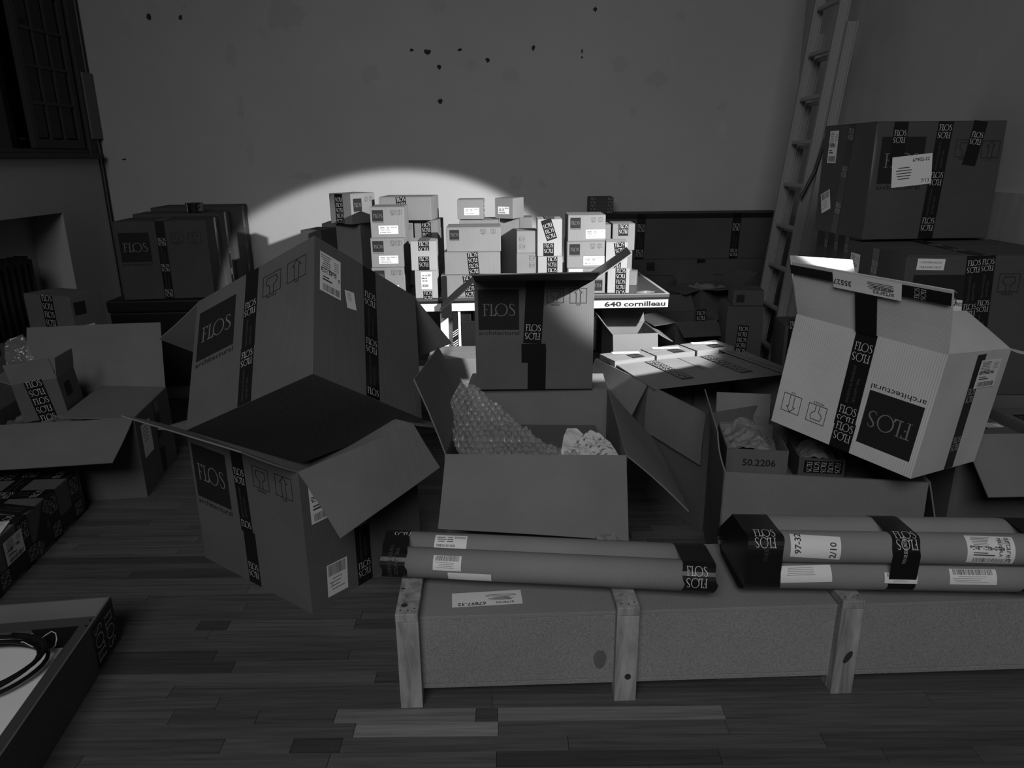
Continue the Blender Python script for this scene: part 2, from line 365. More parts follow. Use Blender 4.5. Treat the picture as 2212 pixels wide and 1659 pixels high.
# ------------------------------------------------------------------ cartons
def face_map(w, d, h, f):
    O, ex, ey, n = {'F': ((-w/2, -d/2, 0), (1, 0, 0), (0, 0, 1), (0, -1, 0)), 'R': ((w/2, -d/2, 0), (0, 1, 0), (0, 0, 1), (1, 0, 0)),
                    'L': ((-w/2, d/2, 0), (0, -1, 0), (0, 0, 1), (-1, 0, 0)), 'B': ((w/2, d/2, 0), (-1, 0, 0), (0, 0, 1), (0, 1, 0)), 'T': ((-w/2, -d/2, h), (1, 0, 0), (0, 1, 0), (0, 0, 1))}[f]
    O, ex, ey, n = Vector(O), Vector(ex), Vector(ey), Vector(n)
    return lambda x, y, k: O + ex * x + ey * y + n * k
class Carton: pass
def flap_geo(A, B, offA, offB, th=0.005, bend=0.008, nu=8, nv=5, seed=0, s0=0.0, s1=1.0):
    """slab hinged on A-B; the outer edge is A+offA .. B+offB"""
    A, B, offA, offB = map(Vector, (A, B, offA, offB)); rr = random.Random(seed); ph = rr.uniform(0, 6)
    n0 = (B - A).cross((offA + offB) / 2).normalized()
    P = []
    for j in range(nv + 1):
        t = j / nv
        for i in range(nu + 1):
            s = s0 + (s1 - s0) * i / nu; s_ = s + (0.5 - s) * 0.012
            p = A.lerp(B, s_) + offA.lerp(offB, s_) * (t + 0.004 * math.sin(5 * s + ph) * (j == nv))
            P.append(p + n0 * bend * math.sin(math.pi * t) * math.sin(2.4 * s + ph))
    V = [p + n0 * th / 2 for p in P] + [p - n0 * th / 2 for p in P]; K = len(P); F = grid_faces(nu, nv); F += [tuple(K + i for i in reversed(f)) for f in grid_faces(nu, nv)]
    e = [i for i in range(nu + 1)] + [j * (nu + 1) + nu for j in range(1, nv + 1)] + [nv * (nu + 1) + i for i in range(nu - 1, -1, -1)] + [j * (nu + 1) for j in range(nv - 1, 0, -1)]
    for a, b in zip(e, e[1:] + e[:1]): F.append((b, a, K + a, K + b))
    return V, F
def flap_map(A, B, offA, offB, side=1, th=0.005):
    A, B, offA, offB = map(Vector, (A, B, offA, offB)); n0 = (B - A).cross((offA + offB) / 2).normalized() * side; L = (B - A).length; T = (offA.length + offB.length) / 2
    return lambda x, y, k: A.lerp(B, x / L) + offA.lerp(offB, x / L) * (y / T) + n0 * (th / 2 + 0.0075 + k)
def carton(name, label_, w, d, h, loc, rot=0.0, group=None, open_=False, flaps=(), mt='kraft', inner=None, th=0.006, cat='box'):
    """rests on loc (centre of the bottom); flaps: side -> (angle at first end, angle at second end, length, length) with 0 = standing, 90 = out flat, 180 = hanging"""
    c = Carton(); c.root = thing(name, label_, cat, loc, rot, group); c.w, c.d, c.h = w, d, h; c.flap = {}
    inner = inner or ('kraft_in' if mt == 'kraft' else mt)
    bm = bmesh.new()
    if not open_:
        add_box(bm, (-w/2, -d/2, 0), (w/2, d/2, h - 0.004)); bmesh.ops.bevel(bm, geom=list(bm.edges), offset=min(0.0035, w * .02), segments=2, affect='EDGES', profile=0.6)
        bm_obj('body', bm, mt, c.root)
        for s in (-1, 1):
            lo = (-w/2 + .001, -d/2 + .001 if s < 0 else .0015, h - .004); hi = (w/2 - .001, -.0015 if s < 0 else d/2 - .001, h)
            box_obj('top_flap', lo, hi, mt, c.root, 0.001)
    else:
        xo, yo, xi, yi = w/2, d/2, w/2 - th, d/2 - th
        def ring(x, y, z): return [bm.verts.new(p) for p in ((-x, -y, z), (x, -y, z), (x, y, z), (-x, y, z))]
        a, b, e, f = ring(xo, yo, 0), ring(xo, yo, h), ring(xi, yi, h), ring(xi, yi, th)
        bm.faces.new(a[::-1]); fi = [bm.faces.new(f)]
        for i in range(4):
            j = (i + 1) % 4; bm.faces.new((a[i], a[j], b[j], b[i])); bm.faces.new((b[i], b[j], e[j], e[i])); fi.append(bm.faces.new((e[i], e[j], f[j], f[i])))
        for q in fi: q.material_index = 1
        bm_obj('body', bm, [mt, inner], c.root)
        for i, fl in enumerate(flaps):
            s, pa, pb, la, lb = fl[:5]; s0, s1 = fl[5:7] if len(fl) > 6 else (0., 1.)
            A, B, out = {'F': ((-w/2, -d/2, h), (w/2, -d/2, h), (0, -1, 0)), 'B': ((-w/2, d/2, h), (w/2, d/2, h), (0, 1, 0)), 'L': ((-w/2, -d/2, h), (-w/2, d/2, h), (-1, 0, 0)), 'R': ((w/2, -d/2, h), (w/2, d/2, h), (1, 0, 0))}[s]
            out = Vector(out); oa, ob = [out * math.sin(math.radians(p)) * l + Vector((0, 0, math.cos(math.radians(p)) * l)) for p, l in ((pa, la), (pb, lb))]
            ins = out * (-th / 2 if abs(pa) < 150 else th * .6); A, B = Vector(A) + ins, Vector(B) + ins
            V, F = flap_geo(A, B, oa, ob, 0.005, 0.006 if w > .3 else .002, seed=i * 7 + int(w * 1000), s0=s0, s1=s1)
            fo = mesh_obj('flap', V, F, inner, None, c.root, False); c.flap[s] = (A, B, oa, ob, fo)
    return c
def fm(c, f): return Deco(face_map(c.w, c.d, c.h, f))
def fl_deco(c, s, side): A, B, oa, ob, _ = c.flap[s]; return Deco(flap_map(A, B, oa, ob, side))

# ================================================================== THE ROOM
YB, XL, XR, ZC = 6.40, -3.392, 2.354, 5.20
floor = struct(box_obj('floor', (-3.9, -0.5, -0.12), (4.2, YB, -0.004), 'joint'))
PW = 0.057
um = bpy.data.meshes.new('plank')
bm = bmesh.new(); add_box(bm, (0, 0.0007, -0.014), (1, PW - 0.0007, 0.0)); bm.to_mesh(um); bm.free(); um.materials.append(M['planks'][2])
pm = []
for mt in M['planks']:
    q = um.copy(); q.materials.clear(); q.materials.append(mt); pm.append(q)
SPECIAL = {}   # row -> list of (x0, x1, tone): boards that stand out in the room
def row_of(y): return int(math.floor((y + 0.5) / PW))
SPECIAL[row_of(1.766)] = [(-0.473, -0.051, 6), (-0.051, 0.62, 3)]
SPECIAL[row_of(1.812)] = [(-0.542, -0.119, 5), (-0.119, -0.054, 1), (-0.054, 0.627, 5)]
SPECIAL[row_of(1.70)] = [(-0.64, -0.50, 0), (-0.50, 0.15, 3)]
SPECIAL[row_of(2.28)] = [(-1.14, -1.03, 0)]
rp = random.Random(11); cnt = 0; SV, SF, SI = [], [], []
for r in range(0, int((YB + 0.5) / PW) + 1):
    y0 = -0.5 + r * PW
    if y0 + PW > YB + .03: break
    x = -3.39 - rp.uniform(0, .6); segs = []; sp = SPECIAL.get(r, [])
    tones = [0, 1, 1, 2, 2, 2, 3, 3, 3, 4, 4]
    while x < 3.0:
        L = rp.choice((.28, .45, .62, .8, .95, 1.2, 1.5)) * rp.uniform(.85, 1.15); e = x + L
        nxt = [s for s in sp if s[0] >= x - 1e-6]
        if nxt and e > nxt[0][0] - .12:
            if nxt[0][0] - x > .02: segs.append((x, nxt[0][0], rp.choice(tones)))
            segs.append(nxt[0]); x = nxt[0][1]
        else: segs.append((x, e, rp.choice(tones))); x = e
    for (a, b, t) in segs:
        a = max(a, XL)
        if b - a < .02: continue
        cx, yc = (a + b) / 2, y0 + PW / 2
        seen = 1.46 < yc < 3.25 and a < 0.74 * yc + .25 and b > -0.74 * yc - .25
        if seen and cnt < 290:
            o = bpy.data.objects.new('plank', pm[t]); COL.objects.link(o); o.parent = floor; o.location = (a + .0008, y0, 0); o.scale = (b - a - .0016, 1, 1); cnt += 1
        else:
            k = len(SV); z0, z1 = -0.014, 0.0
            for zz in (z0, z1): SV += [(a + .0008, y0 + .0007, zz), (b - .0008, y0 + .0007, zz), (b - .0008, y0 + PW - .0007, zz), (a + .0008, y0 + PW - .0007, zz)]
            for f in ((4, 5, 6, 7), (0, 1, 5, 4), (1, 2, 6, 5), (2, 3, 7, 6), (3, 0, 4, 7)): SF.append(tuple(k + i for i in f)); SI.append(t)
so_ = mesh_obj('planks_beyond', SV, SF, M['planks'], SI, floor); so_['kind'] = 'stuff'
wall_back = struct(box_obj('wall_back', (XL - .3, YB, -0.1), (XR + .3, YB + 0.2, ZC), 'wall'))
wall_right = struct(box_obj('wall_right', (XR, 1.2, -0.1), (XR + 0.2, YB, ZC), 'wall'))
struct(box_obj('ceiling', (XL - .3, 1.6, ZC), (XR + .3, YB + .2, ZC + .15), 'wall'))
# left wall with window opening and radiator niche
bm = bmesh.new()
WY0, WY1, WZ0, WZ1, NY0, NY1, NZ = 4.40, 6.252, 1.665, 3.9, 3.9, 5.688, 1.235
x0, x1 = XL - .34, XL
for lo, hi in (((x0, 2.0, -.1), (x1, NY0, ZC)), ((x0, NY0, NZ), (x1, NY1, WZ0)), ((x0, NY1, -.1), (x1, YB, WZ0)), ((x0, NY0, WZ0), (x1, WY0, ZC)), ((x0, WY1, WZ0), (x1, YB, ZC)), ((x0, WY0, WZ1), (x1, WY1, ZC)), ((x0, NY0, -.1), (x0 + .08, NY1, NZ))): add_box(bm, lo, hi)
wall_left = struct(bm_obj('wall_left', bm, 'wall'))
# chipped spots and scuffs on the back wall
def blob(name, cx, cz, rx, rz_, mt, seed, parent, Y=YB, k=11, y_th=.0015):
    rr = random.Random(seed); V = []
    for i in range(k):
        a = 2 * math.pi * i / k; q = rr.uniform(.6, 1.2); V.append((cx + rx * q * math.cos(a), Y - y_th, cz + rz_ * q * math.sin(a)))
    V += [(v[0], Y, v[2]) for v in V]
    F = [tuple(range(k))[::-1]] + [(i, (i + 1) % k, k + (i + 1) % k, k + i) for i in range(k)]
    return mesh_obj(name, V, F, mt, None, parent)
for i, (cx, cz, a, b) in enumerate([(-2.846, 2.694, .018, .030), (-2.595, 2.685, .016, .022), (-.652, 2.418, .026, .024), (-.778, 2.432, .020, .012), (-.388, 2.432, .022, .012), (-.17, 2.351, .018, .016), (.199, 2.44, .014, .024), (.59, 2.41, .009, .022), (.59, 2.365, .009, .010), (.69, 2.714, .018, .020), (-.56, 2.303, .018, .022), (-.563, 2.045, .024, .020), (-3.22, 1.619, .020, .008)]):
    blob('chipped_spot', cx, cz, a, b, 'chip', i, wall_back)
for i, (cx, cz, a, b) in enumerate([(-1.12, 2.27, .09, .075), (.02, 2.24, .075, .05), (-.30, 2.31, .05, .05), (.90, 2.31, .07, .06), (1.20, 2.20, .09, .06), (1.37, 2.66, .05, .05), (-1.78, 2.70, .16, .12), (-.55, 2.78, .07, .07), (1.75, 1.98, .04, .04), (.95, 1.47, .05, .07), (1.02, 1.95, .03, .04), (.05, 1.40, .07, .06), (-1.75, 1.47, .10, .03), (-2.23, 2.42, .05, .10), (-2.2, 2.02, .03, .10), (-2.16, 1.65, .03, .10)]):
    blob('plaster_patch', cx, cz, a, b, 'wall_patch', 50 + i, wall_back, k=17, y_th=.0008)
# window in the left wall
win = struct(bpy.data.objects.new('window_1', None)); COL.objects.link(win); win.location = (XL, (WY0 + WY1) / 2, WZ0)
def wpart(name, lo, hi, mt='winwood', mx=None, bev=.003):
    o = box_obj(name, lo, hi, mt, None, bev, mx); o.parent = win; o.matrix_parent_inverse = Matrix.Translation(-win.location); return o
wpart('frame_side', (XL - .16, WY1 - .045, WZ0), (XL + .018, WY1 + .055, WZ1)); wpart('frame_side', (XL - .16, WY0 - .05, WZ0), (XL + .018, WY0 + .05, WZ1))
wpart('frame_head', (XL - .16, WY0, WZ1 - .06), (XL + .018, WY1, WZ1 + .05)); wpart('frame_bottom', (XL - .16, WY0 + .05, WZ0), (XL, WY1 - .05, WZ0 + .03))
wpart('window_sill', (XL - .1, WY0 - .12, WZ0 - .040), (XL + .055, WY1 + .075, WZ0), bev=.012)
wpart('outer_pane', (XL - .15, WY0 + .04, WZ0), (XL - .142, WY1 - .04, WZ1), 'glass', bev=0)
def casement(yh, wd, ang, side):
    """hinged at yh, leaf runs towards -y (side -1) or +y"""
    mx = Matrix.Translation((XL - .02, yh, 0)) @ rz(ang)
    z0, z1 = WZ0 + .035, WZ1 - .07
    def bx(n, ya, yb, za, zb, mt='winwood', xa=-.02, xb=.02): return wpart(n, (xa, min(side * ya, side * yb), za), (xb, max(side * ya, side * yb), zb), mt, mx, 0 if mt == 'glass' else .003)
    bx('casement_stile', 0, .05, z0, z1); bx('casement_stile', wd - .05, wd, z0, z1); bx('casement_rail', .05, wd - .05, z0, z0 + .065); bx('casement_rail', .05, wd - .05, z1 - .05, z1)
    cw = (wd - .1) / 3; rows = 8; rh = (z1 - z0 - .115) / rows
    for i in (1, 2): bx('muntin', .05 + cw * i - .011, .05 + cw * i + .011, z0 + .065, z1 - .05, xa=-.012, xb=.014)
    for j in range(1, rows): bx('muntin', .05, wd - .05, z0 + .065 + rh * j - .011, z0 + .065 + rh * j + .011, xa=-.013, xb=.015)
    for j in range(rows):
        for i in range(3): bx('window_pane', .05 + cw * i + .011, .05 + cw * (i + 1) - .011, z0 + .065 + rh * j + .011, z0 + .065 + rh * (j + 1) - .011, 'glass', -.003, .001)
casement(WY1 - .085, .56, -.10, -1); casement(WY0 + .07, .62, .55, 1)
# radiator in the niche
rad = thing('radiator', 'dark cast iron radiator in the niche below the window', 'radiator', (XL - .13, 4.9, 0))
for i in range(13):
    y = 5.30 - i * .072 - 4.9
    bm = bmesh.new(); add_box(bm, (-.075, y - .030, .10), (.075, y + .030, .96)); bmesh.ops.bevel(bm, geom=list(bm.edges), offset=.026, segments=3, affect='EDGES'); bm_obj('radiator_section', bm, 'iron', rad, True)
for y in (5.30 - 4.9, 5.30 - 12 * .072 - 4.9): box_obj('foot', (-.05, y - .02, 0), (.05, y + .02, .11), 'iron', rad, .004)
# two cables down the corner
for i, (dy, n) in enumerate(((6.325, 'thin dark cable running down the corner, the one nearer the window'), (6.375, 'thin dark cable running down the corner, close to the back wall'))):
    V, F = tube_geo([(XL + .006, dy, 4.3), (XL + .006, dy, 2.4), (XL + .007, dy + .003, 1.5), (XL + .006, dy, 1.25), (XL + .007, dy + .002, .8), (XL + .006, dy, .02)], .0052, 6)
    tag(mesh_obj('cable', V, F, 'cable', None, None, True), n, 'cable', 'cables in the corner')
M['trimwood'] = plain('grey_trim', .16, .7)
bm = bmesh.new(); add_box(bm, (XL, 6.24, 1.78), (XL + .03, 6.395, 2.28)); bm_obj('trim_1', bm, 'trimwood'); struct(bpy.data.objects['trim_1'])
# plywood sheet standing against the right wall, seams of the right wall
M['ply'] = wood('plywood', 0.33, 0.22, (9, 9, 1.6), 0.8)
tag(box_obj('plywood_sheet', (XR - .016, 2.05, .005), (XR - .002, 3.72, 1.42), 'ply', None, .001), 'pale plywood sheet standing against the right wall behind the stacked boxes', 'plywood')
bm = bmesh.new(); add_box(bm, (XR - .0004, 3.98, 0), (XR, 3.986, ZC)); o = bm_obj('wall_seam', bm, 'wall_patch', wall_right)

# ladder leaning on the right wall
lad = thing('extension_ladder', 'tall aluminium extension ladder leaning in the right back corner', 'ladder', (1.83, 5.2, 0))
def rail(name, y, x_at0, z0, z1, wx=.028, wy=.066, sl=.0990):
    mx = Matrix(((1, 0, sl, x_at0 - 1.83), (0, 1, 0, y - 5.2), (0, 0, 1, 0), (0, 0, 0, 1))); bm = bmesh.new()
    # C-section: web and two lips with grooves
    for lo, hi in (((-wy / 2, -.003, z0), (wy / 2, .003, z1)), ((-wy / 2, -.014, z0), (-wy / 2 + .009, .014, z1)), ((wy / 2 - .009, -.014, z0), (wy / 2, .014, z1)), ((-.015, -.007, z0), (-.005, .007, z1)), ((.005, -.007, z0), (.015, .007, z1))): add_box(bm, lo, hi, mx)
    bm_obj(name, bm, 'alu', lad)
def rung(y0, y1, x_at0, z, sl=.0990):
    x = x_at0 + sl * z - 1.83; bm = bmesh.new(); add_box(bm, (x - .016, y0 - 5.2, z - .013), (x + .016, y1 - 5.2, z + .013)); bmesh.ops.bevel(bm, geom=list(bm.edges), offset=.004, segments=1, affect='EDGES'); bm_obj('rung', bm, 'alu', lad)
rail('rail', 4.98, 1.822, .02, 4.25); rail('rail', 5.40, 1.822, .02, 4.25)
for i in range(15): rung(5.01, 5.37, 1.822, .28 + i * .28)
rail('rail', 4.95, 1.882, .02, 2.38); rail('rail', 5.43, 1.882, .02, 2.38)
for i in range(8): rung(4.98, 5.40, 1.882, .25 + i * .28)
V, F = tube_geo([(2.02, 4.72, 1.70), (1.975, 4.72, 1.50), (1.90, 4.72, 1.33)], .012, 6)
mesh_obj('hanging_strap', [(a[0] - 1.83, a[1] - 5.2 + .2, a[2]) for a in V], F, 'cable', None, lad)

# ================================================================== BIG CARTONS
G1 = 'large cartons piled on the floor'
# --- upright open carton on the floor and the tipped one lying across it
c = carton('cardboard_box', 'large open carton standing on the floor under the tipped box, right flap folded out', .6945, .581, .5671, (-.8507, 2.7671, 0), -.6358, G1, True,
           [('R', 134.8, 139.1, .277, .206), ('F', 60.3, 54.8, .28, .25), ('L', 100, 100, .24, .24), ('B', 110, 110, .24, .24)])
d = fm(c, 'F'); logo(d, .135, .41, .232); d.build('logo_print', c.root)
d = fm(c, 'F'); sym_glass(d, .470, .486, .096); sym_up(d, .604, .487, .096); d.build('handling_symbols', c.root)
d = fm(c, 'F'); tape(d, (.331, .562), (.340, .225), .074, phase=.95); tape(d, (.352, .235), (.352, .002), .074, phase=1.9, lay=4); d.build('tape', c.root)
d = fm(c, 'R'); tape(d, (.262, .56), (.262, .002), .074, phase=.4); d.build('tape', c.root)
d = fm(c, 'R'); label(d, .085, .435, .10, .17, 0, 'ship', 5); d.build('shipping_label', c.root)
d = fm(c, 'R'); label(d, .128, .092, .098, .132, -.05, 'code', 6, 1, (('C', -.28, -.12, .09, 0),)); d.build('shipping_label', c.root)

RB = mat3(((0.8351453901957572, 0.5419478020985827, -0.09394017796072056), (-0.3514393114928015, 0.6571543914543098, 0.6668122045447141), (0.4231106091464052, -0.5238708672877614, 0.7392812231045278)))
c = carton('cardboard_box', 'large carton tipped backwards on its corner on top of the open one, bottom facing us', .7147, .6011, .5983, (-.839, 2.8055, .5683), RB, G1, True,
           [('L', 106.2, 106.2, .281, .281), ('B', 117.2, 117.2, .297, .297), ('F', -112, -112, .22, .22), ('R', -118, -118, .22, .22)])
d = fm(c, 'F'); logo(d, .143, .411, .234); d.build('logo_print', c.root)
d = fm(c, 'F'); sym_glass(d, .478, .484, .105); sym_up(d, .619, .486, .105); d.build('handling_symbols', c.root)
d = fm(c, 'F'); tape(d, (.357, .597), (.354, .24), .076, phase=1.9); tape(d, (.352, .25), (.350, .001), .076, phase=.3, lay=4); d.build('tape', c.root)
d = fm(c, 'R'); tape(d, (.301, .595), (.306, .001), .074, phase=1.6); d.build('tape', c.root)
d = fm(c, 'R'); label(d, .083, .454, .109, .178, .0, 'ship', 8, 1, (('E', .42, -.04, .08, 0),)); d.build('shipping_label', c.root)
d = fm(c, 'R'); label(d, .191, .391, .052, .078, .18, 'note', 9); d.build('paper_note', c.root)

# --- open carton in the middle with the bubble wrap, closed flap box standing behind on it
c = carton('cardboard_box', 'wide open carton in the middle holding bubble wrap, long front flap hanging down', .6748, .8182, .55, (.1017, 2.9092, 0), -.0444, G1, True,
           [('F', 123.8, 147.1, .307, .307), ('L', 19.6, 33.1, .308, .241), ('R', 133.2, 137.9, .332, .332), ('B', 92, 92, .28, .28)])
d = fm(c, 'F'); label(d, .2, .3, .1, .05, 0, 'small', 77); d.build('shipping_label', c.root)
c = carton('cardboard_box', 'upright carton with spread flaps in front of the table, half lit, square logo at left', .5431, .205, .5132, (.1062, 3.382, .5585), -.0111, G1, True,
           [('F', 75.5, 73.5, .249, .246), ('L', 129.6, 129.6, .212, .21), ('R', 55.2, 55.2, .199, .21), ('B', 165, 165, .2, .2)])
d = fm(c, 'F'); logo(d, .109, .380, .186); d.build('logo_print', c.root)
d = fm(c, 'F'); sym_glass(d, .367, .443, .076); sym_up(d, .471, .442, .078); d.build('handling_symbols', c.root)
d = fm(c, 'F'); tape(d, (.278, .512), (.262, .222), .084, phase=2.4); tape(d, (.268, .220), (.268, .13), .112, 'plain', lay=4); tape(d, (.284, .20), (.281, .002), .084, phase=3.2, lay=6); d.build('tape', c.root)

# --- bleached carton lying upside down on the right
RW = mat3(((0.5533039184746403, 0.8227208230706586, 0.13032736123526273), (-0.8299544360819271, 0.5578270167460916, 0.002157177805807431), (-0.0709253680183532, -0.1093593465328578, 0.9914686709610987)))
c = carton('cardboard_box', 'pale white carton turned upside down on the right, its upper flap standing open', .5545, .4509, .4239, (1.3437, 2.5637, .570), RW, G1, True,
           [('F', 29.6, 23.0, .222, .222), ('L', 23.1, 28.9, .221, .221), ('R', -62, -62, .2, .2), ('B', 98, 98, .2, .2)], 'white_board')
d = fm(c, 'F'); logo(d, .439, .146, .19, math.pi); d.build('logo_print', c.root)
d = fm(c, 'F'); sym_up(d, .067, .093, .078, math.pi); sym_glass(d, .175, .090, .076, math.pi); d.build('handling_symbols', c.root)
d = fm(c, 'F'); tape(d, (.282, .423), (.288, .085), .078, phase=.45); tape(d, (.292, .105), (.292, .001), .078, phase=.1, lay=4); d.build('tape', c.root)
d = fl_deco(c, 'F', 1)
tape(d, (.284, .165), (.282, .002), .078, phase=3.2); tape(d, (.002, .197), (.165, .197), .036, 'plain', lay=1); tape(d, (.40, .197), (.553, .197), .042, phase=1.0, lay=1)
d.build('tape', c.flap['F'][4])
d = fl_deco(c, 'F', 1); label(d, .285, .19, .235, .062, math.pi, 'delivery', 3, 3, (('35527', .36, .1, .28, 0), ('PELICULA', -.25, .0, .28, 0), ('artares', -.25, .32, .3, 0))); d.build('address_label', c.flap['F'][4])
d = fm(c, 'R'); tape(d, (.236, .416), (.250, .002), .06, phase=2.0); d.build('tape', c.root)
d = fm(c, 'R'); label(d, .318, .345, .15, .10, math.pi / 2 * 0, 'ship', 14, 5); d.build('shipping_label', c.root)

# --- right open carton with two small open boxes in it
c = carton('cardboard_box', 'open carton behind the thick tube bundle, front flap hanging, small boxes inside', .6952, .52, .5, (1.1545, 2.6509, 0), -.1624, G1, True,
           [('F', 179, 179, .24, .24), ('L', 13.3, 13.3, .154, .154), ('R', 165, 165, .2, .2), ('B', 150, 150, .2, .2)])
c = carton('small_open_box', 'small open box with crumpled brown paper, number printed on its front', .2326, .40, .0883 + .03, (.985, 2.84, .385), -.152, 'small boxes inside the right open carton', True,
           [('B', 12, 12, .10, .10)], 'kraft', th=.004)
d = fm(c, 'F'); d.text('50.2206', .125, .065, .125, 'ink', 1); d.build('number_print', c.root)
pad0 = c
c2 = carton('small_open_box', 'small dark taped box with torn paper beside the numbered one', .17, .22, .10, (1.205, 2.70, .385), -.152, 'small boxes inside the right open carton', True, [], 'kraft_shaded', th=.004)
d = fm(c2, 'F'); tape(d, (.16, .065), (.02, .065), .05, 'dense'); d.build('tape', c2.root)
# support inside the right carton
c = carton('cardboard_box', 'flat closed carton lying inside the right open carton under the small boxes', .56, .40, .37, (1.14, 2.69, .008), -.1624, G1)

# --- long open carton with the flat sheet on it
c = carton('cardboard_box', 'long open carton right of the lit box, three small cartons at its far end', .794, .9847, .55, (1.0113, 3.5388, 0), .3877, G1, True,
           [('L', 152, 150, .20, .20, .47, 1.0), ('L', 177, 176, .235, .22, 0.0, .455), ('R', -80, -80, .12, .12)])
LF = Matrix.Translation((1.0113, 3.5388, 0)) @ rz(.3877)
for i, x in enumerate((-.262, -.005, .255)):
    p = LF @ Vector((x, .392, .007)); q = ('nearest the lit box', 'in the middle of the row', 'at the right end of the row')[i]
    s = carton('small_carton', 'small lit carton inside the long open carton, ' + q, .245, .165, .572, p, .3877, 'three cartons in the long carton', mt='kraft_lit')
    d = fm(s, 'T'); logo(d, .155, .05, .075, 0, False); d.build('logo_print', s.root)
    d = fm(s, 'T'); label(d, .14, .125, .15, .045, -.35, 'small', 30 + i, 1); d.build('shipping_label', s.root)
    d = fm(s, 'L'); tape(d, (.08, .56), (.08, .2), .07, 'dense'); d.build('tape', s.root)
p = LF @ Vector((.0, .075, .556))
sh = thing('cardboard_sheet', 'flat cardboard sheet with two taped bands lying across the long open carton', 'cardboard', p, .3877 - .10)
V, F = flap_geo((-.40, .215, 0), (.40, .215, 0), (0, -.44, -.003), (0, -.44, .003), .006, .0006, seed=4); mesh_obj('sheet', V, F, 'kraft_in', None, sh)
def shmap(x, y, k): return Vector((x, y, .0038 + .003 * x / .4 * (.215 - y) / .44 + k))
for x, q in ((-.20, 1), (.13, 2)):
    d = Deco(shmap); tape(d, (x, .20), (x + .03, -.15), .07, 'dense'); d.build('tape', sh)
d = Deco(shmap); d.line([(-.03, .21), (-.015, -.02)], .003, 'ink', 0); d.build('slit', sh)

# --- boxes stacked against the right wall
c = carton('cardboard_box', 'top carton of the right wall stack, torn address label over its logo', .6, .5154, .5237, (1.9413, 3.7467, 1.2149), .0383, 'cartons stacked by the right wall', mt='kraft_shaded')
d = fm(c, 'F'); logo(d, .135, .355, .204); d.build('logo_print', c.root)
d = fm(c, 'F'); sym_glass(d, .422, .405, .084); sym_up(d, .543, .399, .084); d.build('handling_symbols', c.root)
d = fm(c, 'F'); tape(d, (.113, .522), (.110, .336), .066, phase=.55); d.build('tape', c.root)
d = fm(c, 'F'); tape(d, (.318, .522), (.300, .002), .070, phase=.2); d.build('tape', c.root)
d = fm(c, 'F'); tape(d, (.478, .522), (.452, .330), .064, phase=.75); d.build('tape', c.root)
d = fm(c, 'F'); label(d, .189, .310, .185, .135, .10, 'delivery', 21, 6, (('67902-32', .22, .34, .42, 0), ('7/13', .34, -.36, .2, 0))); d.build('address_label', c.root)
d = fm(c, 'L'); tape(d, (.292, .52), (.225, .004), .06, phase=.3); d.build('tape', c.root)
d = fm(c, 'L'); label(d, .112, .42, .095, .155, 0, 'ship', 22); d.build('shipping_label', c.root)
d = fm(c, 'L'); label(d, .098, .152, .10, .10, .33, 'code', 23); d.build('shipping_label', c.root)
c = carton('cardboard_box', 'second carton of the right wall stack, white note and wide tapes on its front', .68, .57, .6, (1.965, 3.28, .602), -.02, 'cartons stacked by the right wall', mt='kraft_shaded')
d = fm(c, 'F'); d.rect(.145, .42, .215, .20, 'ink', 0); d.text('@', .145, .42, .17, 'knock', 1, 0, .065); d.build('logo_print', c.root)
d = fm(c, 'F'); label(d, .100, .563, .112, .046, -.03, 'blank', 24, 1, (('CONTIENE BULTO', 0, .18, .78, 0), ('PARA RAFA MICO', 0, -.24, .78, 0))); d.build('paper_note', c.root)
d = fm(c, 'F'); tape(d, (.272, .598), (.292, .30), .062, phase=.3); tape(d, (.328, .598), (.352, .18), .058, phase=.25, lay=4); d.build('tape', c.root)
d = fm(c, 'F'); label(d, .240, .34, .11, .15, -.1, 'delivery', 25, 1, (('67902-32', 0, .38, .7, 0), ('1/13', .2, -.38, .3, 0))); d.build('address_label', c.root)
d = fm(c, 'F'); sym_glass(d, .430, .485, .086); d.build('handling_symbols', c.root)
d = fm(c, 'L'); tape(d, (.302, .598), (.299, .1), .062, phase=.9); d.build('tape', c.root)
d = fm(c, 'L'); label(d, .10, .49, .10, .12, 0, 'ship', 26); d.build('shipping_label', c.root)
d = fm(c, 'T'); tape(d, (.30, .56), (.29, .0), .062, 'seal'); d.build('tape', c.root)
carton('cardboard_box', 'bottom carton of the right wall stack, low behind the pale box', .68, .57, .6, (1.965, 3.28, 0), .01, 'cartons stacked by the right wall')
c = carton('cardboard_box', 'carton under the top right box with three dark tapes on its left side', .56, .60, .606, (2.02, 3.90, .606), .02, 'cartons stacked by the right wall', mt='kraft_shaded')
d = fm(c, 'L')
for x in (.13, .25, .37): tape(d, (x, .60), (x, .02), .045, phase=1.2)
d.build('tape', c.root)
carton('cardboard_box', 'carton at the foot of the right wall, back column of the stack', .58, .60, .604, (2.02, 3.90, 0), .02, 'cartons stacked by the right wall')

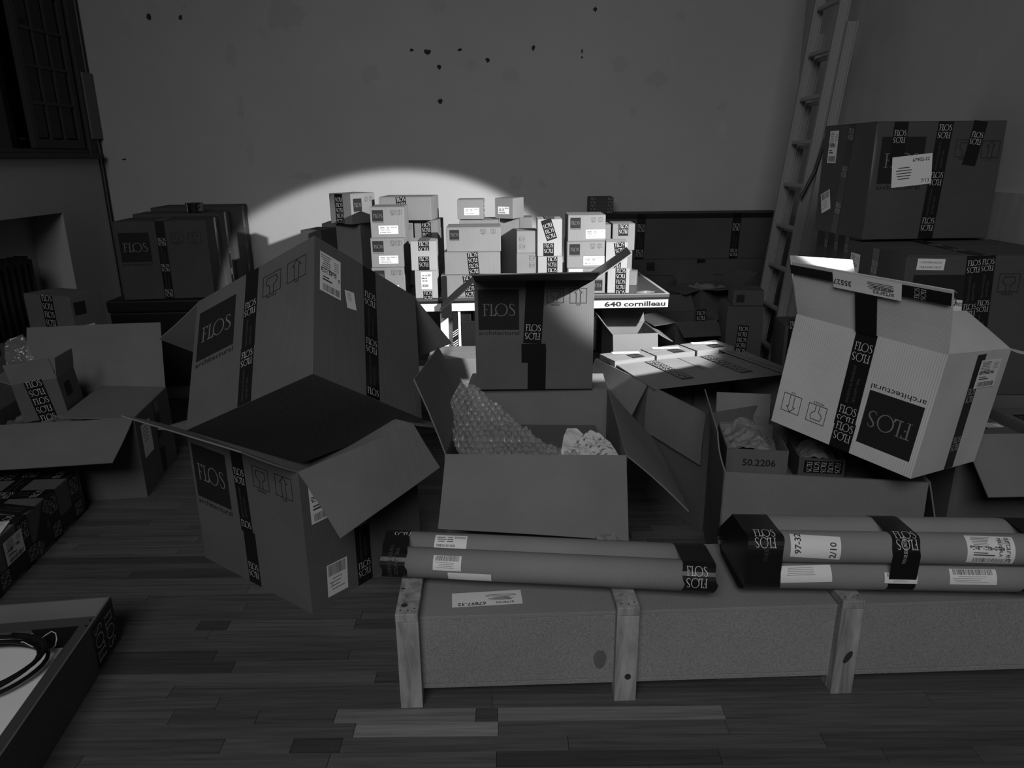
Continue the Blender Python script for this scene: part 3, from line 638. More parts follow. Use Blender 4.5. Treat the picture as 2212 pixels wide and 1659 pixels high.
# --- low right open carton with flat boxes
c = carton('cardboard_box', 'open carton at the right edge with a drooping front flap over the tubes', .58, .31, .55, (2.04, 2.815, 0), .0, G1, True, [('F', 128, 128, .27, .27), ('L', 170, 170, .15, .15)])
for i, (x, y, z, w_, d_, h_, n) in enumerate(((1.92, 2.80, .40, .20, .22, .13, 'with a square logo on top'), (2.14, 2.82, .40, .20, .24, .16, 'at the right, slightly higher'))):
    s = carton('small_carton', 'flat small carton in the drooping open carton ' + n, w_, d_, h_, (x, y, z), .05, 'flat cartons in the right open carton')
    d = fm(s, 'T'); logo(d, .07, .12, .075, 0, False); label(d, .15, .12, .07, .05, 0, 'small', 60 + i); d.build('logo_print', s.root)
carton('cardboard_box', 'flat carton lying low inside the drooping open carton at the right', .50, .27, .388, (2.04, 2.815, .008), 0, G1)

# ================================================================== LEFT SIDE
GL = 'cartons in the left corner'
tr = thing('added_base', 'black low trunk carrying the three corner cartons', 'trunk', (-2.50, 5.80, 0), .06)  # added black block standing in for the dark gap under the corner cartons
box_obj('base_body', (-.42, -.60, 0), (.42, .56, .56), 'black', tr, .01); box_obj('base_lid', (-.43, -.61, .562), (.43, .57, .648), 'black', tr, .012)
c = carton('cardboard_box', 'front one of the three corner cartons, square logo and tape on its face', .62, .355, .5517, (-2.488, 5.421, .650), .1391, GL, mt='kraft_shaded')
d = fm(c, 'F'); logo(d, .125, .371, .204); d.build('logo_print', c.root)
d = fm(c, 'F'); sym_glass(d, .414, .434, .086); sym_up(d, .534, .430, .087); d.build('handling_symbols', c.root)
d = fm(c, 'F'); tape(d, (.309, .550), (.307, .002), .062, phase=1.9); d.build('tape', c.root)
d = fm(c, 'R'); tape(d, (.25, .549), (.25, .2), .055, phase=.3); d.build('tape', c.root)
d = fm(c, 'T'); tape(d, (.30, .34), (.30, .0), .06, 'plain'); d.build('tape', c.root)
c = carton('cardboard_box', 'middle one of the three corner cartons, under the tape roll', .62, .31, .575, (-2.52, 5.765, .650), .12, GL, mt='kraft_shaded')
d = fm(c, 'R'); tape(d, (.16, .57), (.16, .02), .055, phase=2); d.build('tape', c.root)
c = carton('cardboard_box', 'rear one of the three corner cartons, against the back wall', .64, .40, .60, (-2.535, 6.15, .650), .09, GL, mt='kraft_shaded')
d = fm(c, 'R'); tape(d, (.25, .59), (.25, .02), .06, phase=2); d.build('tape', c.root)
def lathe(prof, n=28):
    V, F = [], []
    for r, z in prof:
        for k in range(n): a = 2 * math.pi * k / n; V.append((r * math.cos(a), r * math.sin(a), z))
    P = len(prof)
    for i in range(P):
        j = (i + 1) % P
        for k in range(n): F.append((i * n + k, i * n + (k + 1) % n, j * n + (k + 1) % n, j * n + k))
    return V, F
t = thing('tape_roll', 'roll of black printed tape on top of the corner cartons', 'tape roll', (-2.40, 5.72, 1.226))
V, F = lathe([(.040, 0), (.062, 0), (.064, .002), (.064, .068), (.062, .070), (.040, .070)]); mesh_obj('tape_winding', V, F, 'tape', None, t, False)
V, F = lathe([(.036, .001), (.0398, .001), (.0398, .069), (.036, .069)]); mesh_obj('core', V, F, 'kraft', None, t, False)
d = Deco(lambda x, y, k: Vector(((.0645 + k) * math.sin(x / .064), -(.0645 + k) * math.cos(x / .064), y)), .0003)
for k in (-.07, .03): d.text('@', k + .03, .034, .05, 'letter', 1, math.pi / 2, .022)
d.build('tape_print', t); d = Deco(lambda x, y, k: Vector(((.0645 + k) * math.sin(x / .064), -(.0645 + k) * math.cos(x / .064), y)), .0003); d.rect(-.035, .035, .006, .066, 'letter'); d.build('tape_edge', t)

c = carton('cardboard_box', 'plain carton below the small taped one, behind the left open carton', .56, .46, .572, (-2.72, 4.38, 0), -.30, GL, mt='kraft_shaded')
c = carton('small_carton', 'small carton with repeated tape band standing behind the big left flap', .366, .211, .30, (-2.63, 4.262, .574), -.3609, GL)
d = fm(c, 'F'); tape(d, (.185, .299), (.185, .001), .092, 'dense', 0.0); d.build('tape', c.root)
d = fm(c, 'R'); logo(d, .055, .225, .075, 0, False, False); label(d, .085, .095, .095, .055, 0, 'small', 41); d.build('print_and_label', c.root)

c = carton('cardboard_box', 'large open carton on the left with a tall back flap and hanging front flap', .72, .5115, .4173, (-2.2157, 3.5294, 0), .1396, G1, True,
           [('B', 25.2, 13.0, .365, .354), ('F', 107.6, 107.6, .329, .329), ('R', -86, -86, .33, .33), ('L', 20, 20, .30, .30)])
L4 = c
d = fm(c, 'R'); tape(d, (.30, .41), (.30, .02), .065); d.build('tape', c.root)
d = fm(c, 'R'); label(d, .12, .27, .13, .17, 0, 'note', 44); d.build('address_label', c.root)
A, B, oa, ob, _ = c.flap['R']
d = Deco(flap_map(A, B, oa, ob, -1)); tape(d, (.25, .32), (.25, .005), .065, 'seal', 1.5); label(d, .25, .05, .05, .045, math.pi / 2, 'small', 45, 5); d.build('tape', c.flap['R'][4])
L4M = Matrix.Translation((-2.2157, 3.5294, 0)) @ rz(.1396)

c = carton('small_open_box', 'small open box with a round bulb and plastic bags inside the left open carton', .21, .20, .195, (-2.31, 3.50, .392), rz(.15) @ Matrix.Rotation(-.12, 4, 'Y'), None, True,
           [('F', 8, 8, .105, .105), ('R', 12, 12, .10, .10), ('L', 60, 60, .09, .09)], th=.004)
SB = c
d = fm(c, 'F'); tape(d, (.10, .20), (.115, .002), .085, 'dense', .0); d.build('tape', c.root)
d = fm(c, 'R'); logo(d, .08, .12, .07, 0, False, False); d.build('logo_print', c.root)
carton('cardboard_box', 'flat carton lying inside the left open carton under the small box', .60, .42, .355, (-2.2157, 3.5294, .008), .1396, GL)

# long taped carton on the left, and the flat carton with the light panel
c = carton('long_taped_box', 'long low carton wrapped in black tape at the left edge', .66, .86, .22, (-2.335, 2.72, 0), .10, None)
d = fm(c, 'T')
for y in (.80, .60, .36, .12): tape(d, (.30, y), (.659, y - .01), .085, 'seal', .5)
tape(d, (.48, .855), (.47, .30), .075, 'seal', .2, 5); tape(d, (.40, .50), (.655, .42), .08, 'seal', .3, 8)
d.build('tape', c.root)
d = fm(c, 'R')
for y in (.79, .59, .35, .11): tape(d, (y, .219), (y, .002), .085, 'seal', .2)
tape(d, (.86, .05), (.02, .05), .07, 'seal', .5, 5); tape(d, (.56, .215), (.42, .02), .06, 'seal', .2, 8)
d.build('tape', c.root)
d = fm(c, 'T'); label(d, .56, .26, .17, .11, .2, 'ship', 51, 10); d.build('shipping_label', c.root)
d = fm(c, 'R'); label(d, .27, .14, .13, .10, 0, 'ship', 52, 10); d.build('shipping_label', c.root)

PB = Matrix.Translation((-1.38, 2.18, 0)) @ rz(.125) @ Matrix.Translation((-.35, -.55, 0))
bx7 = carton('flat_open_box', 'shallow open carton at the lower left corner holding a light panel', .70, 1.10, .18, PB.to_translation(), .125, None, True, [], 'kraft')
d = fm(bx7, 'R'); tape(d, (1.09, .09), (.93, .09), .15, 'dense', .1); d.build('tape', bx7.root)
d = fm(bx7, 'R'); tape(d, (.20, .09), (.10, .09), .14, 'dense', .1); d.build('tape', bx7.root)
lp = thing('panel_lamp', 'square light panel with white diffuser lying in the shallow carton', 'lamp', (PB @ Vector((0, 0, .008))), .125)
bm = bmesh.new()
for lo, hi in (((-.322, -.52, .07), (.325, -.48, .125)), ((-.322, .455, .07), (.325, .51, .125)), ((-.322, -.48, .07), (-.275, .455, .125)), ((.275, -.48, .07), (.325, .455, .125))): add_box(bm, lo, hi)
bm_obj('panel_frame', bm, 'frame_metal', lp); box_obj('diffuser', (-.276, -.481, .06), (.276, .456, .113), 'diffuser', lp)
box_obj('backing_foam', (-.32, -.50, 0), (.32, .50, .06), 'kraft_in', lp)
bm = bmesh.new()
vs = [bm.verts.new(p) for p in ((.276, .457, .1145), (.13, .457, .1145), (.20, .37, .1145), (.276, .36, .1145))]; f = bm.faces.new(vs[::-1]); e = bmesh.ops.extrude_face_region(bm, geom=[f]); bmesh.ops.translate(bm, verts=[v for v in e['geom'] if isinstance(v, bmesh.types.BMVert)], vec=(0, 0, .012)); 
mesh_black = bm_obj('cable_plate', bm, 'black', lp)
for q in ((.300, .487), (.312, .478), (.300, .455)):
    V, F = tube_geo([(q[0], q[1], .125), (q[0], q[1], .127)], .004, 10); mesh_obj('screw', V, F, 'black', None, lp)
pts = []
for i in range(150):
    t = i / 149; a = 2 * math.pi * 4.1 * t + .6; r = .165 + .012 * math.sin(9 * t)
    p = Vector((.07 + r * 1.1 * math.cos(a) + .012 * math.sin(3 * a), .24 + r * .78 * math.sin(a), .135 + .010 * (i / 40.0) + .006 * math.sin(2 * a)))
    pts.append(PB @ (p + Vector((0, 0, .008))))
V, F = tube_geo(pts, .0062, 8)
cb = thing('coiled_cable', 'coil of black cable lying on the white light panel', 'cable', PB @ Vector((.07, .24, .14)))
mi = cb.matrix_world.inverted(); mesh_obj('cable_coil', [mi @ v for v in V], F, 'cable', None, cb, True)
tw = [PB @ Vector((.215 + .05 * math.cos(a), .34 + .03 * math.sin(a), .165 + .02 * math.sin(2 * a))) for a in [k * .5 for k in range(14)]]
V, F = tube_geo(tw, .0016, 5); mesh_obj('twist_tie', [mi @ v for v in V], F, 'letter', None, cb, True)
V, F = flap_geo((.17, .50, .15), (.30, .54, .16), (.0, -.02, .06), (.0, -.01, .05), .002, .004, seed=3)

# ================================================================== TABLE AND THE SMALL CARTONS ON IT
TY = .045
T0 = Vector((.978, 4.60, 0))
tb = thing('table_tennis_table', 'dark table tennis table with white apron carrying the small cartons', 'table', (-.39, 5.33, 0), TY)
def tbox(n, lo, hi, mt, bev=.002): return box_obj(n, lo, hi, mt, tb, bev)
tbox('table_top', (-1.37, -.7625, .738), (1.37, .7625, .760), 'tabletop')
for lo, hi in (((1.35, -.7625, .7602), (1.37, .7625, .7608)), ((-1.37, -.7625, .7602), (-1.35, .7625, .7608)), ((-1.35, -.7625, .7602), (1.35, -.7525, .7608)), ((-1.35, .7425, .7602), (1.35, .7625, .7608))): tbox('boundary_line', lo, hi, 'line', 0)
tbox('apron', (-1.365, -.755, .672), (1.365, -.735, .724), 'white'); tbox('apron', (-1.365, .735, .672), (1.365, .755, .724), 'white')
tbox('apron', (1.345, -.735, .672), (1.365, .735, .724), 'white'); tbox('apron', (-1.365, -.735, .672), (-1.345, .735, .724), 'white')
tbox('edge_band', (-1.368, -.761, .725), (1.368, -.74, .737), 'black', 0)
d = Deco(lambda x, y, k: Vector((x, -.755 - k, y))); d.text('640', 1.008, .698, .110, 'ink', 1, 0, .032); d.text('cornilleau', 1.213, .698, .270, 'ink', 1, 0, .032); d.build('apron_print', tb)
for sx in (-1, 1):
    for lo, hi in (((.02, -.70, .08), (.10, -.64, .672)), ((.02, .64, .08), (.10, .70, .672)), ((.72, -.66, .0), (.77, -.61, .672)), ((.72, .61, .0), (.77, .66, .672))):
        a, b = sx * lo[0], sx * hi[0]; tbox('leg', (min(a, b), lo[1], lo[2]), (max(a, b), hi[1], hi[2]), 'white' if (lo[0] < .5 and sx < 0 and lo[1] < 0) else 'black', .006)
    a, b = sx * .012, sx * .11; tbox('wheel_bar', (min(a, b), -.74, .02), (max(a, b), .74, .08), 'black', .01)
tbox('leg_panel', (-.02, -.735, .10), (.012, -.71, .672), 'black'); tbox('leg_panel', (.035, -.735, .10), (.25, -.715, .60), 'black'); tbox('leg_panel', (.016, -.74, .10), (.032, -.70, .672), 'white')
d = Deco(lambda x, y, k: Vector((x, -.7355 - k, y)))
for k in range(6): d.line([(-.018, .50 + k * .014 - (.05 if k > 2 else 0) - k // 3 * .06), (.011, .52 + k * .014 - (.05 if k > 2 else 0) - k // 3 * .06)], .0045, 'white', 1)
d.build('leg_stripes', tb)
bm = bmesh.new(); add_box(bm, (-.075, -.80, .69), (-.045, -.77, .90)); add_box(bm, (-.085, -.81, .64), (-.02, -.70, .735)); bm_obj('net_post', bm, 'black', tb)
GS = 'small cartons stacked on the table'
def sbox(label_, x0, x1, z0, z1, Y, dep, yaw=0.0, dec=(), name='small_carton', mt='kraft_lit', grp=GS):
    """front face at Y spanning x0..x1, z0..z1"""
    wd = x1 - x0; f = Vector(((x0 + x1) / 2, Y, z0)); o = f + rz(yaw) @ Vector((0, dep / 2, 0))
    c = carton(name, label_, wd, dep, z1 - z0, o, yaw, grp, mt=mt); h = z1 - z0
    for k in dec:
        if k == 'tape': d = fm(c, 'F'); tape(d, (wd * .50, h - .001), (wd * .5, .002), min(.066, wd * .46), 'dense', .0 if R0.random() < .5 else -.2); d.build('tape', c.root)
        elif k[0] == 't': d = fm(c, 'F'); tape(d, (wd * k[1], h * k[2]), (wd * k[3], h * k[4]), k[5], 'dense', k[6] if len(k) > 6 else .05); d.build('tape', c.root)
        elif k == 'logo': s = min(.068, h * .40); d = fm(c, 'F'); logo(d, wd * .06 + s / 2, h * .90 - s / 2, s); d.build('logo_print', c.root)
        elif k == 'logoinv': s = .068; d = fm(c, 'F'); logo(d, wd - wd * .07 - s / 2, s / 2 + h * .10, s, math.pi); d.build('logo_print', c.root)
        elif k == 'sym': s = .030; d = fm(c, 'F'); sym_glass(d, wd * .675, h * .83, s); sym_up(d, wd * .86, h * .83, s); d.build('handling_symbols', c.root)
        elif k[0] == 'sym': s = .033; d = fm(c, 'F'); sym_glass(d, wd * k[1], h * k[2], s, k[5]); sym_up(d, wd * k[3], h * k[4], s, k[5]); d.build('handling_symbols', c.root)
        elif k[0] == 'lab': d = fm(c, 'F'); label(d, wd * k[1], h * k[2], wd * k[3], h * k[4], 0, 'small', int(x0 * 100) + 7); d.build('shipping_label', c.root)
        elif k[0] == 'rlogo': d = fm(c, 'R'); logo(d, dep * k[1], h * .62, h * .42); sym_glass(d, dep * .62, h * .8, .03); sym_up(d, dep * .82, h * .8, .03); d.build('logo_print', c.root)
        elif k[0] == 'Ttape': d = fm(c, 'T'); tape(d, (wd * .5, dep), (wd * .5, 0), min(.066, wd * .46), 'dense'); d.build('tape', c.root)
    return c
LB = ('lab', .52, .26, .58, .27)
# triple stack at the left
sbox('carton at the bottom of the triple label stack, left on the table', -.874, -.668, .762, .950, 4.60, .26, .02, ('logo', 'sym', LB))
sbox('middle carton of the triple label stack, left on the table', -.870, -.664, .951, 1.132, 4.60, .26, .01, ('logo', 'sym', LB))
sbox('top carton of the triple label stack, left on the table', -.861, -.654, 1.133, 1.319, 4.60, .26, .03, ('logo', 'sym', LB))
# tape-banded pair next to it
sbox('carton with white label and one tape scrap, under the twice-taped carton', -.598, -.459, .762, .935, 4.55, .22, .0, (('lab', .52, .64, .48, .62), ('t', .55, .26, .55, .01, .055)), mt='pale_small')
sbox('small carton with two separate tape scraps right of the triple stack', -.616, -.458, .936, 1.115, 4.55, .22, .02, (('t', .52, .99, .52, .68, .066), ('t', .50, .48, .50, .01, .066, .05), ('Ttape',)), mt='pale_small')
# row of three wide cartons
sbox('bottom wide carton with tape at its right, behind the spread flap box', -.438, -.128, .762, .899, 4.58, .24, 0, (('t', .54, .99, .60, .01, .066),))
sbox('middle wide carton with tape band across its centre', -.414, -.065, .900, 1.040, 4.60, .26, .01, (('t', .50, .99, .53, .01, .066),))
sbox('top wide carton with square logo and symbols, centre of the table', -.399, -.060, 1.041, 1.190, 4.62, .26, .02, ('logo', 'sym'))
# pair with sideways symbols
sbox('lower narrow carton with sideways handling symbols, centre of the table', .038, .171, .762, 1.018, 4.70, .20, 0, (('sym', .72, .88, .72, .70, math.pi / 2),))
sbox('upper narrow carton with sideways handling symbols, centre of the table', .040, .171, 1.019, 1.156, 4.70, .20, .02, (('sym', .24, .30, .24, .62, math.pi / 2),))
sbox('lower bright carton with one tape band, between symbols and logo cartons', .173, .330, .762, .998, 4.68, .20, 0, (('t', .58, .99, .58, .55, .066),), mt='pale_small')
sbox('tall bright carton with slanting tape band above its neighbour', .170, .325, .999, 1.230, 4.68, .20, 0, (('t', .34, .99, .60, .45, .066, -.1), ('t', .46, .36, .46, .01, .066, .05), ('Ttape',)), mt='pale_small')
# logo stack
sbox('bottom carton of the right logo stack, printed upside down', .362, .602, .762, .924, 4.66, .26, 0, ('logoinv', ('lab', .22, .90, .36, .14)))
sbox('middle carton of the right logo stack', .357, .594, .925, 1.092, 4.66, .26, 0, ('logo', 'sym', ('lab', .72, .27, .56, .34)))
sbox('top carton of the right logo stack with a ragged top edge', .361, .595, 1.093, 1.254, 4.66, .26, 0, ('logo', 'sym', ('lab', .74, .27, .52, .34)))
sbox('lower tape-banded carton at the right end of the table', .618, .756, .762, .921, 4.66, .20, -.10, (('t', .60, .99, .60, .01, .066),), mt='pale_small')
sbox('upper tape-banded carton at the right end of the table', .603, .738, .922, 1.085, 4.66, .20, -.08, (('t', .60, .99, .68, .55, .066), ('t', .48, .38, .46, .01, .066)), mt='pale_small')
sbox('tiny plain carton standing at the table right end', .805, .852, .762, .857, 4.95, .08, -.25, ())
# rear row
sbox('carton under the rear right carton, against the logo stack', .640, .822, .762, .994, 4.98, .2, 0, ())
sbox('rear right carton with a tape scrap at its top', .685, .834, .995, 1.171, 4.98, .2, 0, (('t', .48, .99, .48, .55, .066),))
sbox('rear carton wedged behind the right logo stack', .540, .675, .762, 1.165, 5.00, .2, 0, ())
sbox('tall rear carton behind the left stacks with handling symbol', -.885, -.661, .762, 1.203, 5.05, .25, 0, (('sym', .74, .90, .90, .90, 0),))
sbox('rear carton with tape band showing between the left stacks', -.652, -.494, .762, 1.201, 5.05, .25, -.08, (('t', .52, .97, .52, .66, .066),))
sbox('wide top carton with tape band, second from the left against the wall glow', -.875, -.524, 1.206, 1.359, 5.00, .26, -.10, (('t', .42, .99, .46, .01, .066),))
sbox('leftmost top carton with tape band on front and logo on its side', -1.211, -1.025, 1.190, 1.386, 4.95, .24, -.52, (('t', .45, .99, .46, .01, .066, -.15), ('rlogo', .26)))
sbox('tall plain carton carrying the leftmost top carton', -1.178, -1.000, .762, 1.188, 5.00, .25, -.25, ())
sbox('dark carton at the far left of the table', -1.446, -1.290, .762, 1.139, 5.10, .25, -.25, (), mt='kraft_shaded')
sbox('plain carton at the back behind the dark far left one', -1.37, -1.22, .762, 1.156, 5.42, .25, 0, ())
sbox('rear carton with ragged film on top carrying the labelled carton', -.341, -.078, .762, 1.203, 5.00, .25, 0, ())
c = sbox('brown carton with white label on the front, left of its twin on the top row', -.352, -.179, 1.208, 1.337, 5.00, .18, -.02, (('lab', .55, .40, .58, .36),))
d = fm(c, 'R'); V = [(.03 * math.cos(a) + .09, .045 * math.sin(a) + .065) for a in [k * math.pi / 10 for k in range(20)]]; d.put(V, [tuple(range(20))], 'paper', 1); d.rect(.09, .08, .03, .012, 'ink', 2); d.rect(.09, .055, .036, .016, 'ink', 2); d.build('round_sticker', c.root)
sbox('rear carton below the turned labelled carton, centre', -.073, .058, .762, 1.203, 5.12, .25, -.05, ())
sbox('turned brown carton with white label, right of its twin on the top row', -.112, .028, 1.206, 1.341, 5.06, .15, -.52, (('lab', .48, .40, .62, .36),))
sbox('small rear carton half hidden between symbols carton and wall', .068, .160, .762, 1.185, 5.42, .2, 0, ())
t = mesh_obj('clear_film_scrap', *tube_geo([(.80, 4.63, .768), (.86, 4.64, .770), (.92, 4.65, .768)], [.006, .012, .005], 8), 'film', None, None, True); tag(t, 'scrap of clear plastic film lying on the table edge', 'plastic film')
# under the table
sbox('lit carton standing on the floor under the table, left of the spread flap box', -.50, -.05, .001, .467, 4.18, .30, 0, (), 'cardboard_box', grp='cartons under the table')
c = carton('cardboard_box', 'brightly lit open carton on the floor under the table right end', .30, .34, .50, (.79, 4.80, 0), .08, 'cartons under the table', True, [('F', 168, 168, .16, .16), ('L', 38, 38, .16, .16), ('R', 120, 120, .12, .12), ('B', 30, 30, .12, .12)])

# ================================================================== BACK RIGHT
GB = 'long dark cartons along the back wall'
for i, (z0, z1, ww, n) in enumerate(((0, .17, 1.60, 'bottom'), (.172, .390, 1.62, 'second from the bottom'), (.392, .521, 1.58, 'third from the bottom'), (.523, .645, 1.60, 'fourth from the bottom'), (.647, .779, 1.57, 'second from the top'), (.781, 1.151, 1.61, 'tall topmost'))):
    c = carton('long_carton', 'long dark carton along the back wall, %s of its pile' % n, ww, .28, z1 - z0, (1.43 + R0.uniform(-.01, .01), 6.25, z0), R0.uniform(-.004, .004), GB, mt='kraft_shaded')
    d = fm(c, 'F'); h = z1 - z0
    for x in ((.46, 1.24) if i == 5 else (.95,)): tape(d, (x, h - .001), (x - .01, .001), .07, phase=1.2)
    if i == 5: tape(d, (.0, h - .02), (ww, h - .02), .04, 'plain')
    d.build('tape', c.root)
    if i == 4: d = fm(c, 'F'); logo(d, .53, h * .55, .07, 0, False, False); d.build('logo_print', c.root)
sbox('small dark carton sealed with tape on the long back wall cartons', .648, .841, 1.153, 1.285, 6.12, .2, 0, (('t', .14, .99, .14, .01, .05), ('t', .86, .99, .86, .01, .05)), mt='kraft_shaded', grp=None)
GM = 'dim cartons between the table and the ladder'
c = carton('cardboard_box', 'dim open carton near the table corner with flaps spread', .30, .34, .52, (1.23, 5.06, 0), .2, GM, True, [('F', 118, 118, .16, .16), ('L', 96, 96, .16, .16), ('R', 70, 70, .14, .14), ('B', 40, 40, .14, .14)], 'kraft_shaded')
d = fm(c, 'F'); tape(d, (.18, .60), (.18, .2), .07, 'dense'); d.build('tape', c.root)
c = carton('cardboard_box', 'dim tall carton with a vertical tape band left of the pale box', .23, .28, .672, (1.52, 4.76, 0), -.10, GM, mt='kraft_shaded')
d = fm(c, 'F'); tape(d, (.11, .55), (.10, .36), .07, 'dense'); tape(d, (.10, .30), (.10, .05), .07, 'dense'); d.build('tape', c.root)
c = carton('small_carton', 'dim small carton with logo on top of the tall taped one', .19, .20, .10, (1.535, 4.74, .674), -.12, GM, mt='kraft_shaded')
d = fm(c, 'F'); logo(d, .045, .045, .05, 0, False, False); d.build('logo_print', c.root)
c = carton('cardboard_box', 'dim open carton with plastic film inside, in front of the ladder foot', .36, .30, .66, (1.50, 5.52, 0), .4, GM, True, [('F', 82, 82, .18, .18), ('R', 60, 60, .18, .18), ('L', 100, 100, .14, .14), ('B', 35, 35, .16, .16)], 'kraft_shaded')
c = carton('cardboard_box', 'dim low carton behind the upper edge of the pale box', .28, .28, .60, (1.83, 4.50, 0), -.1, GM, mt='kraft_shaded')
d = fm(c, 'F'); tape(d, (.05, .64), (.05, .2), .06, 'seal'); d.build('tape', c.root)

# ================================================================== CRATE AND TUBES
CR = Matrix.Translation((.3429, 2.0593, 0)) @ rz(.0322)
cr_ = thing('wooden_crate', 'long particle board crate with pine battens in the foreground', 'crate', (.3429, 2.0593, 0), .0322)
X0, X1, FY, BY, TZ = -.698, 1.90, -.168, .21, .300
def cbox(n, lo, hi, mt, bev=.0015): return box_obj(n, lo, hi, mt, cr_, bev)
cbox('front_panel', (X0 + .01, FY, .062), (X1, FY + .014, TZ - .014), 'particle'); cbox('back_panel', (X0 + .01, BY - .014, .062), (X1, BY, TZ - .014), 'particle')
cbox('top_panel', (X0 + .01, FY - .001, TZ - .013), (X1, BY, TZ), 'particle'); cbox('bottom_panel', (X0 + .01, FY - .002, .046), (X1, BY, .061), 'particle')
cbox('end_panel', (X0 + .008, FY + .015, .062), (X0 + .02, BY - .015, TZ - .014), 'particle')
for i, x in enumerate((-.698, -.046, .628, 1.30)):
    wd = .067; o = cbox('upright_batten', (x, FY - .032, .0), (x + wd, FY - .002, TZ + .004), 'pine', .003)
    cbox('upright_batten', (x, BY + .001, .0), (x + wd, BY + .03, TZ + .004), 'pine', .003)
    cbox('top_batten', (x, FY - .034, TZ + .005), (x + wd, BY + .03, TZ + .033), 'pine', .003); cbox('floor_batten', (x, FY, .0), (x + wd, BY, .045), 'pine', .003)
    for q in ((.014, FY - .012), (.036, FY - .015), (.055, FY - .006)):
        V, F = tube_geo([(x + q[0], q[1], TZ + .0325), (x + q[0], q[1], TZ + .0336)], .0028, 8); mesh_obj('nail_head', V, F, 'knot', None, cr_)
def knot(face, x, z, a, b, rot=0.0):
    V = []; n = 14
    for i in range(n):
        t = 2 * math.pi * i / n; u, v = a * math.cos(t), b * math.sin(t); u, v = u * math.cos(rot) - v * math.sin(rot), u * math.sin(rot) + v * math.cos(rot)
        V.append((x + u, FY - .0327, z + v) if face == 'F' else (x + u, z + v, TZ + .0336))
    mesh_obj('knot', V, [tuple(range(n))[::-1] if face == 'F' else tuple(range(n))], 'knot', None, cr_)
knot('F', -.007, .090, .010, .011); knot('F', .666, .135, .010, .024, -.45); knot('T', -.675, FY + .012, .010, .009); knot('T', -.688, FY + .10, .007, .004)
d = Deco(lambda x, y, k: Vector((x, FY - k, y)), .0006)
V = [(.020 * math.cos(a) + -.088, .032 * math.sin(a) * (1.2 if math.sin(a) < 0 else .9) + .135) for a in [k * math.pi / 10 for k in range(20)]]
M['stain'] = particle('damp_stain', .14); d.put(V, [tuple(range(20))], 'stain', 0); d.build('damp_stain', cr_)
d = Deco(lambda x, y, k: Vector((x, y, TZ + k)), .0008)
label(d, -.43, -.085, .215, .075, math.pi + .05, 'delivery', 71, 1, (('67897-32', .22, .34, .40, 0), ('PELICULA', -.22, .05, .22, 0), ('artares', -.25, .36, .26, 0)))
d.build('address_label', cr_); d = Deco(lambda x, y, k: Vector((x, y, TZ + k)), .0008); label(d, 1.12, -.10, .13, .05, .0, 'note', 72); d.build('paper_strip', cr_)
def tubemap(A, B, r, a0):
    A, B = Vector(A), Vector(B); t = (B - A).normalized(); s = Vector((0, 0, 1)) - t * t.z; s.normalize(); f = s.cross(t).normalized()
    if f.y > 0: f = -f
    return lambda x, y, k: A + t * x + (s * math.cos(a0 - y / r) + f * math.sin(a0 - y / r)) * (r + k)
TR = .0475
def tube(parent, A, B, r=TR):
    A, B = Vector(A), Vector(B); V, F = tube_geo([A, A.lerp(B, .5), B], r, 32); iv = parent.matrix_world.inverted()
    return mesh_obj('tube', [iv @ v for v in V], F, 'tube', None, parent, False)
def smooth_by_angle(o):
    for p in o.data.polygons: p.use_smooth = len(p.vertices) == 4
def hull_sleeve(parent, name, A, B, centres, r, t0, t1, print_=True, seed=0, cap=None):
    """tape wound round a bundle: convex hull of the tube circles, from t0 to t1 along the axis (metres)"""
    A, B = Vector(A), Vector(B); ax = (B - A).normalized(); pts = []
    for (y, z) in centres:
        for k in range(24): a = 2 * math.pi * k / 24; pts.append((y + (r + .0016) * math.cos(a), z + (r + .0016) * math.sin(a)))
    pts = sorted(set(pts)); 
    def half(ps):
        h = []
        for p in ps:
            while len(h) > 1 and (h[-1][0] - h[-2][0]) * (p[1] - h[-2][1]) - (h[-1][1] - h[-2][1]) * (p[0] - h[-2][0]) <= 0: h.pop()
            h.append(p)
        return h[:-1]
    H = half(pts) + half(pts[::-1]); n = len(H); rr = random.Random(seed); V, F = [], []; K = 6
    for j in range(K + 1):
        t = t0 + (t1 - t0) * j / K
        for i, (y, z) in enumerate(H):
            q = .0012 * noise.noise(Vector((t * 40, y * 60, z * 60))); V.append(A + ax * (t + (.004 * math.sin(i * .9 + seed) if j in (0, K) else 0)) + Vector((0, y * (1 + q * 3), z)) )
    for j in range(K):
        for i in range(n): F.append((j * n + i, j * n + (i + 1) % n, (j + 1) * n + (i + 1) % n, (j + 1) * n + i))
    if cap is not None:
        t = t0 if cap == 0 else t1; b = len(V); V += [A + ax * (t + (.006 if cap == 0 else -.006)) + Vector((0, y, z)) for y, z in H]; F.append(tuple(range(b, b + n)) if cap else tuple(range(b + n - 1, b - 1, -1)))
    iv = parent.matrix_world.inverted(); return mesh_obj(name, [iv @ v for v in V], F, 'tape', None, parent, False)
Zc = TZ + .0335 + TR
t1 = thing('tube_bundle', 'pair of cardboard tubes taped together at both ends, left on the crate', 'tubes', (.09, 1.96, TZ + .034), 0, 'tube bundles on the crate')
dx = Vector((1, -.112, 0)).normalized(); A1 = Vector((-.405, 2.052, Zc + .002)); L1 = 1.0
o = tube(t1, A1, A1 + dx * L1); smooth_by_angle(o)
A2 = A1 + Vector((.012, .097, .0)); o = tube(t1, A2, A2 + dx * (L1 - .03)); smooth_by_angle(o)
